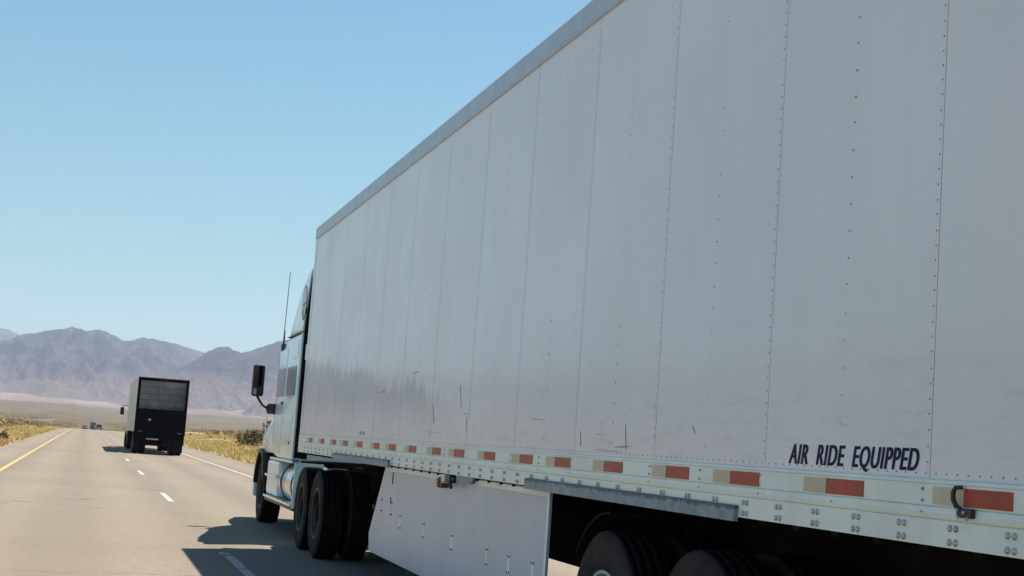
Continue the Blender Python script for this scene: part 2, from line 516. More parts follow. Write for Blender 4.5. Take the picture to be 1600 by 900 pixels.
# ------------------------------------------------------------------ the lie of the land
def road_z(y):
    """the road is level past the truck, then tips gently over a crest"""
    if y <= 120: return 0.0
    if y <= 560: return -1.06e-5 * (y - 120) ** 2
    s0 = 2 * 1.06e-5 * 440
    z0 = -1.06e-5 * 440 ** 2
    t = y - 560
    return z0 - s0 * 420 * (1 - math.exp(-t / 420.0))
def ground_z(x, y):
    r = math.hypot(x, y)
    z = road_z(y)
    d = max(0.0, -x - 12)
    if y > 0:
        z += min(d / 26.0, 1.0) * (3.6 * max(0, min(1, (y - 120) / 500.0)) + 0.4)
        dr = max(0.0, x - 11)
        z += min(dr / 28.0, 1.0) * 1.5 * max(0, min(1, (y - 50) / 80.0))
    if r > 1400:
        z += 190.0 * ((min(r, 8200) - 1400) / 7600.0) ** 2.1
    n = noise.noise(Vector((x * 0.02, y * 0.02, 3.1))) * 0.5 + noise.noise(Vector((x * 0.1, y * 0.1, 7.7))) * 0.12
    off = max(0.0, min(1.0, (max(-x - 3.6, x - 7.9)) / 8.0))
    z += n * off * (1.0 if r < 1500 else 3.0)
    edge = 0.05 if (-3.4 < x < 7.7) else 0.02
    return z - edge - (0.06 if off == 0 else 0)

def grid_axis(pts):
    out = []
    for a, b, n in pts:
        out += [a + (b - a) * i / n for i in range(n)]
    out.append(pts[-1][1])
    return out
xs = grid_axis([(-16000, -4000, 12), (-4000, -700, 14), (-700, -120, 20), (-120, -24, 16), (-24, -3.4, 14), (-3.4, 7.6, 4), (7.6, 30, 15), (30, 140, 18), (140, 700, 20), (700, 4000, 14), (4000, 16000, 12)])
ys = grid_axis([(-16000, -2000, 8), (-2000, -100, 8), (-100, 30, 10), (30, 300, 90), (300, 1200, 60), (1200, 4000, 30), (4000, 16000, 40)])
b = MB()
nx, ny = len(xs), len(ys)
b.add([(x, y, ground_z(x, y)) for y in ys for x in xs],
      [(j * nx + i, j * nx + i + 1, (j + 1) * nx + i + 1, (j + 1) * nx + i) for j in range(ny - 1) for i in range(nx - 1)], True)
b.build('ground', 'ground', kind='structure')

# ------------------------------------------------------------------ mountains (real ranges 7 to 14 km off)
F_PX = 2324.64
def crest(tab):
    """crest table of (bearing in radians from the road, elevation) """
    def f(a):
        if a <= tab[0][0]: return tab[0][1]
        for (a0, e0), (a1, e1) in zip(tab, tab[1:]):
            if a <= a1:
                t = (a - a0) / (a1 - a0)
                return e0 + (e1 - e0) * t
        return tab[-1][1]
    return f
def from_view(pts):
    return [((x - 133.6) / F_PX, (656.6 + 0.071 * (x - 133.6) - y) / F_PX) for x, y in pts]
main = [(-3.3, 0.03), (-2.2, 0.045), (-1.3, 0.085), (-0.9, 0.098), (-0.6, 0.096), (-0.44, 0.077), (-0.36, 0.066), (-0.25, 0.052), (-0.16, 0.047), (-0.09, 0.049)] + \
    from_view([(0, 531), (31, 522), (71, 512), (93, 512.5), (115, 511), (152, 510), (165, 513), (177, 516), (208, 516), (222, 519), (233, 523.5), (249, 529), (264, 536), (290, 541), (312, 548), (350, 556), (420, 580), (600, 620)]) + [(0.5, 0.03), (1.2, 0.03), (2.2, 0.04), (3.3, 0.03)]
near = [(-3.3, 0.0), (-0.02, 0.0)] + from_view([(120, 640), (230, 600), (270, 568), (300, 547), (317, 539), (330, 537), (343, 543), (355, 548), (370, 543), (382, 538.5), (400, 533), (420, 525), (445, 519), (490, 505), (600, 480)]) + [(0.35, 0.085), (0.6, 0.075), (0.9, 0.05), (1.5, 0.04), (3.3, 0.0)]
farb = [(-3.3, 0.0), (-0.16, 0.02), (-0.1, 0.055)] + from_view([(-40, 500), (-10, 508), (0, 510), (9, 514), (26, 523), (50, 532), (90, 560)]) + [(0.1, 0.02), (3.3, 0.0)]
azs = grid_axis([(-math.pi, -0.8, 60), (-0.8, -0.08, 150), (-0.08, 0.165, 280), (0.165, 0.8, 70), (0.8, math.pi, 60)])
def mountain(name, tab, rc, w, seed, rough, mat, nrow=150):
    f = crest(tab)
    rows = nrow
    b = MB()
    vs = []
    for a in azs:
        H = max(0.0, f(a)) * rc
        for j in range(rows):
            t = j / (rows - 1)
            t = t / .82 * 1.06 if t < .82 else 1.06 + (t - .82) / .18 * .5
            r = rc - w + w * t
            x, y = r * math.sin(a), r * math.cos(a)
            base = ground_z(x, y) - 12
            s = t if t < 1 else max(0, 1 - (t - 1) / 0.6)
            s = s ** 1.7
            p = Vector((a * rc / 560.0 + .35 * noise.noise(Vector((x / 900.0, y / 900.0, 3.3))), r / 1150.0, seed))
            q = Vector((x / 210.0, y / 210.0, seed + 9))
            n1 = noise.ridged_multi_fractal(p, 0.9, 2.15, 7, 1.0, 2.0) / 2.2
            n2 = noise.fractal(q, 1.0, 2.0, 5)
            slope = 4 * s * (1 - s) + .12 * s
            z = base + max(0, H - base) * (s * 0.93 + rough * slope * (n1 - 0.62) * 0.75) + H * 0.05 * n2 * min(1, s * 3)
            vs.append((x, y, max(z, base)))
    fs = [(i * rows + j, (i + 1) * rows + j, (i + 1) * rows + j + 1, i * rows + j + 1) for i in range(len(azs) - 1) for j in range(rows - 1)]
    b.add(vs, fs, True)
    return b.build(name, mat, kind='structure')
mountain('mountain_range', main, 9600, 3300, 1.7, 1.5, 'rock')
mountain('mountain_range_near', near, 7800, 2100, 5.2, 1.5, 'rock')
mountain('mountain_range_far', farb, 14200, 2500, 8.4, 0.9, 'rock', 60)

# ------------------------------------------------------------------ road, markings, second carriageway
def strip(b, x0, x1, y0, y1, n, dz, zf=road_z, cx=lambda y: 0.0):
    vs, fs = [], []
    for i in range(n + 1):
        y = y0 + (y1 - y0) * i / n
        vs += [(x0 + cx(y), y, zf(y) + dz), (x1 + cx(y), y, zf(y) + dz)]
    for i in range(n):
        fs.append((2 * i, 2 * i + 1, 2 * i + 3, 2 * i + 2))
    return b.add(vs, fs)
b = MB()
# a slab with ragged outer edges
vs, fs = [], []
NR = 420
for i in range(NR + 1):
    y = -80 + (950 + 80) * i / NR
    j1 = 0.16 * noise.noise(Vector((y * 0.35, 1.0, 0))) + 0.05 * noise.noise(Vector((y * 1.7, 2.0, 0)))
    j2 = 0.16 * noise.noise(Vector((y * 0.35, 9.0, 0))) + 0.05 * noise.noise(Vector((y * 1.7, 5.0, 0)))
    z = road_z(y)
    vs += [(-3.25 + j1, y, z - 0.14), (-3.22 + j1, y, z), (7.35 + j2, y, z), (7.38 + j2, y, z - 0.14)]
for i in range(NR):
    for k in range(3):
        fs.append((4 * i + k, 4 * i + k + 1, 4 * i + 5 + k, 4 * i + 4 + k))
b.add(vs, fs)
road = b.build('road', 'road', kind='structure')
strip(MB(), -2.03, -1.92, -60, 940, 340, 0.005).build('yellow_edge_line', 'yellow', road)
strip(MB(), 5.19, 5.31, -60, 940, 340, 0.005).build('white_edge_line', 'white_line', road)
def dash(y0, y1, x0=1.67, x1=1.78):
    n = 14
    vs, fs = [], []
    for i in range(n + 1):
        y = y0 + (y1 - y0) * i / n
        w = 0.012 * noise.noise(Vector((y * 6, 3, 0)))
        vs += [(x0 + w, y, road_z(y) + 0.005), (x1 + w * 0.6, y, road_z(y) + 0.005)]
    fs = [(2 * i, 2 * i + 1, 2 * i + 3, 2 * i + 2) for i in range(n)]
    MB().add(vs, fs).build('lane_dash', 'white_line', road)
dash(14.6, 15.85); dash(15.95, 17.45); dash(17.62, 17.9, 1.64, 1.76)      # the broken dash beside the trailer
for k in range(1, 60):
    y1 = 18.3 + 14.63 * k
    dash(y1 - 3.66, y1)
# second carriageway, beyond the median, following the ground
b = MB()
cxs = [-45.0 + 1.5 * i for i in range(8)]
cys = [180 + 6.0 * i for i in range(330)]
b.add([(x, y, ground_z(x, y) + 0.22) for y in cys for x in cxs],
      [(j * 8 + i, j * 8 + i + 1, (j + 1) * 8 + i + 1, (j + 1) * 8 + i) for j in range(len(cys) - 1) for i in range(7)], True)
b.build('opposite_carriageway', 'road2', kind='structure')

# ------------------------------------------------------------------ wheels
WHEELS = {}
def wheel_meshes(rad, wid, kind):
    key = (rad, wid, kind)
    if key in WHEELS: return WHEELS[key]
    h = wid / 2
    rr_ = rad * 0.57
    t = MB()
    prof = [(-h * .82, rr_), (-h * .98, rr_ + .03), (-h * 1.06, rad * .78), (-h * 1.04, rad * .88), (-h * .93, rad * .955), (-h * .86, rad * .985)]
    g = [-.62, -.22, .22, .62]
    for q in g:
        prof += [(h * (q - .05), rad), (h * (q - .04), rad - .006), (h * (q + .04), rad - .006), (h * (q + .05), rad)]
    prof += [(h * .86, rad * .985), (h * .93, rad * .955), (h * 1.04, rad * .88), (h * 1.06, rad * .78), (h * .98, rr_ + .03), (h * .82, rr_)]
    t.lathe(prof, 56)
    for k in range(44 if kind == 'lug' else 0):                                        # shoulder lugs
        a = 2 * math.pi * k / 44
        for sx in (-1, 1):
            bm = bmesh.new(); bmesh.ops.create_cube(bm, size=1)
            M_ = Matrix.Rotation(a, 4, 'X') @ Matrix.Translation((sx * h * .93, 0, rad * .962)) @ Matrix.Diagonal((h * .16, rad * .075, rad * .05, 1))
            bmesh.ops.transform(bm, matrix=M_, verts=bm.verts[:]); t.bm(bm)
    rim = MB()
    rim.lathe([(-h * .80, rr_ + .006), (-h * .96, rr_ + .012), (-h * .96, rr_ - .012), (-h * .8, rr_ - .02), (-h * .35, rr_ - .035), (-h * .12, rr_ * .62), (-h * .10, rr_ * .5), (-h * .30, rr_ * .44), (-h * .34, rr_ * .3), (-h * .34, 0.001)], 40)
    rim.lathe([(h * .80, rr_ + .006), (h * .96, rr_ + .012), (h * .9, rr_ - .02), (h * .4, rr_ * .7), (h * .4, .001)], 40)
    hub = MB()
    hub.lathe([(-h * .3, rr_ * .34), (-h * .82, rr_ * .32), (-h * .9, rr_ * .24), (-h * .92, .001)], 24)
    for k in range(10):
        a = 2 * math.pi * k / 10
        yy, zz = rr_ * .47 * math.cos(a), rr_ * .47 * math.sin(a)
        hub.tube([(-h * .2, yy, zz), (-h * .46, yy, zz)], .016, 6)
    WHEELS[key] = (t.mesh('tyre'), rim.mesh('rim'), hub.mesh('hub'))
    return WHEELS[key]
def wheel(parent, x, y, rad, wid, kind='steel', flip=False, z=None, hub=True):
    e = part_at('wheel', parent, (x, y, rad if z is None else z))
    if flip: e.rotation_euler = (0, 0, math.pi)
    a, b_, c_ = wheel_meshes(rad, wid, kind)
    link('tyre', a, 'rubber', e)
    link('rim', b_, kind if kind in MT else 'dark_rim', e)
    if hub: link('hub', c_, 'bolt' if kind == 'steel' else 'under', e)
    return e

# ------------------------------------------------------------------ the trailer beside the camera
P = 1.2192
X0, X1 = 2.638, 5.238
YL = 4.2918
YF = 19.065
YR = YF - 16.15
ZB, ZR, ZT = 1.430, 3.947, 4.115
trailer = thing('semi_trailer', 'long white riveted box trailer with red and white reflective tape and AIR RIDE EQUIPPED lettering', 'trailer', (X0 + 1.3, YR, 0))
MB().box(X0 + .006, X1 - .006, YR + .05, YF - .012, 1.30, ZT - .035).build('body_core', 'seam', trailer)
def wall_panel(y0, y1, damage, flat=False):
    nyy, nz = 10, 22
    b = MB()
    vs, fs = [], []
    for j in range(nz + 1):
        for i in range(nyy + 1):
            u, w = i / nyy, j / nz
            y, z = y0 + (y1 - y0) * u, ZB + (ZR + .02 - ZB) * w
            e = min(u, 1 - u, w, 1 - w) * 5
            e = min(1, e)
            d = 0.0038 * e * noise.noise(Vector((y * 1.9, z * 1.2, 4.4)))
            if flat: d *= max(0, min(1, (z - 1.62) / .3))
            if damage:
                low = max(0, 1 - (z - ZB) / 0.75)
                d += damage * low * e * noise.noise(Vector((y * 4.0, z * 3.5, 9.1)))
            vs.append((X0 - d, y, z))
    for j in range(nz):
        for i in range(nyy):
            a = j * (nyy + 1) + i
            fs.append((a, a + nyy + 1, a + nyy + 2, a + 1))
    b.add(vs, fs, True)
    # returned edges
    n1 = nyy + 1
    ring = [i for i in range(n1)] + [j * n1 + nyy for j in range(1, nz + 1)] + [nz * n1 + i for i in range(nyy - 1, -1, -1)] + [j * n1 for j in range(nz - 1, 0, -1)]
    ev = [vs[k] for k in ring] + [(X0 + .01, vs[k][1], vs[k][2]) for k in ring]
    m_ = len(ring)
    b.add(ev, [(i, (i + 1) % m_, (i + 1) % m_ + m_, i + m_) for i in range(m_)])
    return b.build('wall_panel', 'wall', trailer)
G = 0.0022
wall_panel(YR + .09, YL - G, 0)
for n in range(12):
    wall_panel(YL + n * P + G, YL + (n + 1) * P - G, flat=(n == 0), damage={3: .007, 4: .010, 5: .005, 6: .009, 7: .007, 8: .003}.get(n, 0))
MB().bbox(X0 - .004, X0 + .12, YL + 12 * P + G, YF, 1.225, ZR + .03, .003).build('front_corner_post', 'wall', trailer)
MB().bbox(X0 - .006, X0 + .12, YR, YR + .088, 1.225, ZT - .01, .004).build('rear_corner_post', 'rail', trailer)
MB().box(X1 - .004, X1 + .002, YR, YF - .02, ZB, ZR).build('far_side_wall', 'wall', trailer)
MB().box(X0 + .125, X1 - .02, YF - .010, YF + .004, 1.24, ZT - .04).build('front_wall', 'wall', trailer)
for k in (0, 1):
    xa = X0 + .13 + k * 1.175
    d = MB().bbox(xa, xa + 1.165, YR + .002, YR + .045, 1.25, ZT - .12, .006).build('rear_door', 'wall', trailer)
    xr = xa + (1.05 if k == 0 else .1)
    MB().tube([(xr, YR - .03, 1.25), (xr, YR - .03, 3.95)], .017, 8).build('lock_rod', 'bolt', d)
# top rail: an extrusion with a chamfered crown, standing proud of the sheets
MB().prism([(X0 + .03, ZR + .001), (X0 - .011, ZR + .001), (X0 - .011, ZT - .022), (X0 + .004, ZT), (X0 + .06, ZT)], YR + .02, YF - .002).build('top_rail', 'top_rail', trailer)
MB().prism([(X1 - .03, ZR), (X1 + .011, ZR), (X1 + .011, ZT - .022), (X1 - .004, ZT), (X1 - .06, ZT)], YR + .02, YF - .002).build('top_rail', 'top_rail', trailer)
MB().box(X0 + .05, X1 - .05, YR + .02, YF - .004, ZT - .03, ZT - .004).build('roof', 'wall', trailer)
# bottom rail profile: ledge, tape face, two grooves, lower face
railp = [(X0 + .06, 1.434), (X0 - .006, 1.434), (X0 - .012, 1.4315), (X0 - .0125, 1.421), (X0 - .010, 1.4175), (X0 - .010, 1.3505), (X0 - .004, 1.3495), (X0 - .004, 1.3465),
         (X0 - .012, 1.3455), (X0 - .014, 1.328), (X0 - .011, 1.3105), (X0 - .004, 1.3095), (X0 - .004, 1.3065), (X0 - .010, 1.3055), (X0 - .010, 1.2225), (X0 + .05, 1.2225)]
MB().prism(railp, YR + .09, YF - .02).build('bottom_rail', 'rail', trailer)
MB().box(X1 - .05, X1 + .01, YR + .09, YF - .02, 1.2225, 1.4290).build('bottom_rail', 'rail', trailer)
# reflective tape: red pieces each with a yellowed white piece ahead of it
reds = [(13.812, 13.563), (12.90, 12.65), (12.062, 11.802), (11.344, 11.066), (10.5, 10.214), (9.608, 9.332), (8.871, 8.586), (8.022, 7.736), (7.143, 6.859), (6.422, 6.132),
        (5.562, 5.282), (4.696, 4.415), (3.968, 3.684), (3.116, 2.836), (2.249, 1.973), (1.523, 1.245), (0.676, 0.403), (-0.218, -0.47), (-1.10, -1.24)]
for a, c_ in reds:
    t = MB().box(X0 - .0125, X0 - .0095, YL + c_, YL + a, 1.3545, 1.4105).build('reflective_tape_red', 'tape_red', trailer)
    MB().box(X0 - .0125, X0 - .0095, YL + a + .002, YL + a + .178, 1.3545, 1.4105).build('reflective_tape_white', 'tape_white', trailer)
# wear plates under the rail
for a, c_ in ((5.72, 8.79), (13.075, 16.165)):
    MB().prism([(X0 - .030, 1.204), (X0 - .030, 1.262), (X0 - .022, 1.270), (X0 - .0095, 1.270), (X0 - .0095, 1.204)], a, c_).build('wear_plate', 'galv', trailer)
# pairs of rail bolts (single ones near, the far rows joined)
def bolt_mb(b, x, y, z, r, d):
    prof = [(0, r), (-d * .55, r * .95), (-d * .9, r * .6), (-d, .0005)]
    b.lathe(prof, 8, (x, y, z))
bm1 = MB(); bolt_mb(bm1, 0, 0, 0, .0115, .008)
bolt_me = bm1.mesh('bolt')
far_b = MB()
k = 0
yy = YR + .30
while yy < YF - .3:
    for z in (1.284, 1.241):
        for o in (-.017, .017):
            if yy < 10.0:
                o_ = link('bolt', bolt_me, 'bolt', trailer)
                o_.location = (X0 - .010 - (X0 + 1.3), yy + o - YR, z)
            else:
                bolt_mb(far_b, X0 - .010, yy + o, z, .0105, .008)
    yy += .305
far_b.build('far_bolts', 'bolt', trailer, 'stuff')
# rivets
def rivet(b, x, y, z, r=.0048, d=.004):
    vs = [(x, y + r * math.cos(t), z + r * math.sin(t)) for t in [math.pi / 3 * q for q in range(6)]] + [(x - d, y + r * .5 * math.cos(t), z + r * .5 * math.sin(t)) for t in [math.pi / 3 * q for q in range(6)]]
    b.add(vs, [(q, (q + 1) % 6, (q + 1) % 6 + 6, q + 6) for q in range(6)] + [(6, 7, 8, 9, 10, 11)])
rv = MB()
rnd = random.Random(4)
for n in range(13):
    ys_ = YL + n * P + .017
    z = ZB + .06
    while z < ZR - .02:
        rivet(rv, X0 + .001, ys_ + rnd.uniform(-.001, .001), z + rnd.uniform(-.003, .003), .0047)
        z += .0508
    if n < 12:
        ym = YL + n * P + P / 2
        z = ZB + .08
        while z < ZR - .04:
            rivet(rv, X0 + .001, ym, z + rnd.uniform(-.004, .004), .0047)
            z += .1016
yy = YR + .12
while yy < YF - .03:
    rivet(rv, X0 + .001, yy, ZB + .021, .0048)
    rivet(rv, X0 - .0105, yy, ZR + .014, .0045, .003)
    yy += .061
for n in range(0, 25):
    yv = YL + n * P / 2
    for z in (1.401, 1.364, 1.328):
        rivet(rv, X0 - .012, yv + .02, z, .006, .005)
rv.build('rivets', 'rivet', trailer, 'stuff')
MT['scrape'] = simple('scraped_sheet_edge', (0.24, 0.26, 0.265), .6, var=.6, scale=30)
# dents, patches and torn sheet marks low on the damaged panels
def mark(y0, y1, z0, z1, t=.0035, name='scrape_mark', mat='scrape'):
    """thin raised sliver (torn sheet edge, caulk bead) from (y0,z0) to (y1,z1)"""
    d = Vector((0, y1 - y0, z1 - z0)).normalized()
    nrm = Vector((0, -d.z, d.y)) * t * .5
    a, c_ = Vector((X0 - .003, y0, z0)), Vector((X0 - .003, y1, z1))
    pts = [a + nrm * .3, (a + c_) / 2 + nrm, c_ + nrm * .3, c_ - nrm * .3, (a + c_) / 2 - nrm, a - nrm * .3]
    MB().add(pts + [p + Vector((.004, 0, 0)) for p in pts], [(0, 1, 2, 3, 4, 5), (11, 10, 9, 8, 7, 6)] + [(i, (i + 1) % 6, (i + 1) % 6 + 6, i + 6) for i in range(6)]).build(name, mat, trailer)
mark(11.73, 11.35, 1.532, 1.527); mark(11.67, 11.58, 1.507, 1.505)
mark(11.579, 11.50, 1.74, 1.60, .002); mark(10.719, 10.64, 1.88, 1.72, .003); mark(10.61, 10.39, 1.673, 1.669)
mark(10.46, 10.445, 1.64, 1.54, .002); mark(10.85, 10.82, 1.445, 1.44, .006)
mark(7.60, 7.49, 1.549, 1.546); mark(7.60, 7.14, 1.466, 1.460); mark(7.15, 7.12, 1.60, 1.475, .0025); mark(7.29, 7.08, 1.483, 1.492, .007)
mark(8.85, 8.56, 1.632, 1.627, .003, mat='seam'); mark(7.86, 7.84, 1.56, 1.48, .0015)
mark(6.28, 6.24, 1.60, 1.565, .003); mark(13.9, 13.6, 1.88, 1.90, .003, mat='seam'); mark(12.45, 12.2, 2.02, 2.03, .003, mat='seam')
# worn remains of a stencil near the nose
for k in range(5):
    mark(14.80 - k * .075, 14.785 - k * .075 - .03 * (k % 2), 1.512, 1.475, .004, 'worn_stencil', 'seam')
# lettering
def lettering(body, y_left, y_right, z0, z1, x, mat, parent, shear=.26, bold=(0, .03, .06, .09, .12)):
    cu = bpy.data.curves.new('lettering', 'FONT')
    cu.body = body
    cu.shear = shear
    cu.space_character = 1.12
    tmp = bpy.data.objects.new('tmp_text', cu)
    C.objects.link(tmp)
    me = bpy.data.meshes.new_from_object(tmp.evaluated_get(bpy.context.evaluated_depsgraph_get()))
    bpy.data.objects.remove(tmp)
    pts = [v.co.copy() for v in me.vertices]
    fcs = [tuple(p.vertices) for p in me.polygons]
    bpy.data.meshes.remove(me)
    lo_x, hi_x = min(p.x for p in pts), max(p.x for p in pts) + bold[-1]
    top = max(p.y for p in pts)
    b = MB()
    for k, dx in enumerate(bold):                 # widened strokes, each layer a hair prouder than the last
        for dyy in ((0, .022) if k % 2 else (.011,)):
            b.add([(x - .0004 - .00006 * k - dyy * .001, y_left + (y_right - y_left) * (p.x + dx - lo_x) / (hi_x - lo_x), z0 + (z1 - z0) * (p.y + dyy - .011) / top) for p in pts], fcs)
    return b.build('lettering', mat, parent, 'stuff')
for word, ya, yb, za in (('AIR', 1.013, .851, 1.4570), ('RIDE', .787, .562, 1.4572), ('EQUIPPED', .515, .065, 1.4575)):
    lettering(word, YL + ya, YL + yb, za, za + .0735, X0 - .0003, 'navy', trailer)
# tail-light style hold-back hook near the rear
hk = MB()
hk.tube([(X0 - .018, 4.072, 1.414), (X0 - .034, 4.088, 1.412), (X0 - .036, 4.097, 1.395), (X0 - .034, 4.098, 1.375), (X0 - .030, 4.088, 1.356), (X0 - .024, 4.068, 1.344), (X0 - .022, 4.045, 1.338)], [.006, .0075, .008, .008, .008, .008, .009], 8)
hk.bbox(X0 - .030, X0 - .013, 4.006, 4.088, 1.321, 1.350, .004)
hook = hk.build('hold_back_hook', 'black', trailer)
for (y_, z_) in ((4.078, 1.344), (4.043, 1.338), (4.072, 1.322), (4.022, 1.320)):
    b = MB(); bolt_mb(b, X0 - .031, y_, z_, .006, .006); b.build('hook_bolt', 'bolt', hook)
# marker lamp and air valve hanging under the rail
lm = MB()
lm.lathe([(-.02, .001), (-.02, .034), (.0, .042), (.05, .042), (.055, .03), (.055, .001)], 16, (X0 - .01, 11.10, 1.152))
lm.bbox(X0 - .02, X0 + .05, 11.02, 11.10, 1.118, 1.19, .008)
lamp = lm.build('marker_lamp', 'amber_lens', trailer)
MB().bbox(X0 - .022, X0 + .03, 10.93, 11.02, 1.165, 1.215, .006).bbox(X0 - .026, X0 + .02, 10.955, 10.985, 1.15, 1.212, .005).build('lamp_bracket', 'rail', lamp)
v_ = MB().bbox(X0 - .015, X0 + .06, 10.78, 10.93, 1.16, 1.22, .01).tube([(X0, 10.80, 1.17), (X0 - .012, 10.76, 1.15), (X0 - .01, 10.73, 1.125)], .012, 8).tube([(X0, 10.72, 1.19), (X0 - .006, 10.66, 1.18)], .014, 8)
v_.build('air_valve', 'black', trailer)
MB().prism([(10.68, 1.222), (10.60, 1.165), (10.22, 1.175), (10.16, 1.222)], X0 + .004, X0 + .02, 'x').build('skirt_bracket', 'galv', trailer)
# side skirts
skp = [(13.50, 1.212), (14.085, .565), (14.03, .405), (13.85, .395), (8.46, .37), (8.46, 1.212)]
SX = X0 + .042
sk = MB().prism(skp, SX, SX + .012, 'x').build('side_skirt', 'skirt', trailer)
MB().prism([(16.6, 1.212), (16.9, .5), (16.8, .25), (8.2, .25), (8.2, 1.212)], X1 - .06, X1 - .048, 'x').build('side_skirt', 'under', trailer)
MB().bbox(SX - .007, SX + .0, 8.462, 13.46, 1.168, 1.209, .003).build('skirt_hanger_strip', 'rail', sk)
MB().bbox(SX - .006, SX + .0, 8.462, 8.50, .372, 1.166, .002).build('skirt_edge_trim', 'rail', sk)
cl = MB()
for (y_, z_) in ((13.56, .85), (13.11, .84), (12.69, .75), (11.77, .742), (10.81, .722), (9.80, .707), (9.257, .706), (8.732, .712)):
    for dy in (-.022, .022):
        for dz in (-.05, .05):
            bolt_mb(cl, SX - .001, y_ + dy, z_ + dz, .0095, .003)
cl.build('skirt_bolts', 'under', sk, 'stuff')
for (y_, z0_, z1_) in ((13.14, 1.06, 1.16), (13.16, .89, .94)):
    MB().bbox(SX - .004, SX, y_ - .012, y_ + .012, z0_, z1_, .002).build('skirt_slot', 'under', sk)
for (y_, z_) in ((12.69, .75), (11.77, .742), (10.81, .722), (9.80, .707), (9.257, .706), (8.732, .712)):
    MB().box(SX - .0012, SX + .001, y_ - .030, y_ + .030, z_ - .066, z_ + .066).build('skirt_clip_plate', 'rail', sk)
# under-frame
uf = MB()
yy = YR + .2
while yy < YF - .2:
    uf.box(X0 + .03, X1 - .03, yy, yy + .05, 1.20, 1.31)
    yy += .3048
uf.build('floor_cross_members', 'under', trailer, 'stuff')
MB().box(X0 + .02, X1 - .02, YR + .1, YF - .1, 1.302, 1.32).build('floor', 'under', trailer)
for x in (3.42, 4.36):
    MB().box(x, x + .09, 3.4, 9.9, .98, 1.199).build('slider_rail', 'under', trailer)
MB().box(3.2, 4.7, 3.2, 3.3, .55, 1.2).build('rear_impact_frame', 'under', trailer)
MB().bbox(X0 + .15, X1 - .15, 2.93, 3.03, .5, .6, .01).build('rear_impact_guard', 'rail', trailer)
for ya in (6.30, 7.545):
    ax = MB().tube([(X0 + .2, ya, .515), (X1 - .2, ya, .515)], .065, 12).build('axle', 'under', trailer)
    for x in (3.45, 4.4):
        MB().lathe([(.70, .13), (.74, .15), (.80, .13), (.86, .15), (.92, .13), (.94, .02)], 16, (x, ya - .28, 0), axis='z').build('air_spring', 'under', ax)
        MB().prism([(ya - .42, .60), (ya + .35, .66), (ya + .45, .98), (ya + .30, .98), (ya + .18, .76), (ya - .42, .70)], x - .04, x + .04, 'x').build('trailing_arm', 'under', ax)
    for x, fl in ((X0 + .06 + .135, False), (X0 + .06 + .135 + .335, True), (X1 - .06 - .135 - .335, False), (X1 - .06 - .135, True)):
        wheel(trailer, x, ya, .525, .255, 'steel', fl)
for x in (X0 + .09, X1 - .64):                                     # quarter fender and flap ahead of / behind the tandem
    b = MB()
    arc = [(7.545 + .66 * math.cos(R(t)), .525 + .62 * math.sin(R(t))) for t in range(35, 91, 11)]
    arc2 = [(7.545 + .645 * math.cos(R(t)), .525 + .605 * math.sin(R(t))) for t in range(90, 34, -11)]
    b.prism(arc + arc2, x, x + .55, 'x').build('fender', 'flap', trailer)
for x in (3.25, 4.63):
    lg = MB().bbox(x - .075, x + .075, 15.55, 15.70, .62, 1.25, .01).bbox(x - .055, x + .055, 15.57, 15.68, .42, .63, .008).build('landing_gear_leg', 'under', trailer)
    MB().bbox(x - .14, x + .14, 15.50, 15.75, .39, .42, .01).build('sand_shoe', 'under', lg)
    MB().tube([(x, 15.62, .75), (x, 14.75, 1.24)], .025, 8).build('leg_brace', 'under', lg)
MB().tube([(3.2, 15.62, .95), (4.65, 15.62, .95)], .03, 8).build('landing_gear_shaft', 'under', trailer)
ck = MB().tube([(3.17, 15.62, 1.0), (2.86, 15.62, 1.0), (2.84, 15.64, .84), (2.74, 15.64, .82)], .012, 8).build('crank_handle', 'under', trailer)
MB().bbox(X0 - .004, X0 + .16, YF + .006, YF + .10, 2.40, 2.60, .004).build('nose_light_box', 'rail', trailer)

# ------------------------------------------------------------------ tractor pulling it
TX0, TX1 = 2.77, 5.11
TC = (TX0 + TX1) / 2
HW = TC - TX0
tr = thing('semi_tractor', 'white sleeper-cab truck tractor hitched to the near trailer, tall whip antenna and black mirror', 'truck', (TC, 21.5, 0))
cab = MB().loft([rrect(20.64, TC, HW, 1.10, 2.86, .06), rrect(20.68, TC, HW + .004, 1.08, 2.86, .06), rrect(22.2, TC, HW + .004, 1.08, 2.86, .08), rrect(22.75, TC, HW - .01, 1.10, 2.78, .14),
                 rrect(23.15, TC, HW - .05, 1.12, 2.50, .18), rrect(23.55, TC, HW - .12, 1.15, 1.95, .16), rrect(23.62, TC, HW - .16, 1.2, 1.80, .14)]).build('cab', 'white_paint', tr)
fair_secs = [rrect(20.16, TC, HW + .004, 2.866, 3.76, .10), rrect(20.5, TC, HW + .004, 2.866, 3.72, .13), rrect(20.9, TC, HW + .004, 2.866, 3.62, .16), rrect(21.3, TC, HW - .0, 2.866, 3.47, .18),
                  rrect(21.7, TC, HW - .012, 2.866, 3.27, .18), rrect(22.0, TC, HW - .024, 2.866, 3.09, .10), rrect(22.22, TC, HW - .04, 2.866, 2.95, .035), rrect(22.34, TC, HW - .08, 2.866, 2.90, .012, .008)]
fair_secs = [[(x, y + max(0, 3.7 - z) / .84 * .44 * max(0, 21.3 - y) / 1.14, z) for x, y, z in sec] for sec in fair_secs]   # rear edge rakes forward towards the cab
fair = MB().loft(fair_secs).build('roof_fairing', 'white_paint', tr)
MB().box(TX0 - .002, TX1 + .002, 20.66, 22.2, 2.854, 2.8645).build('roof_seam', 'black', tr)
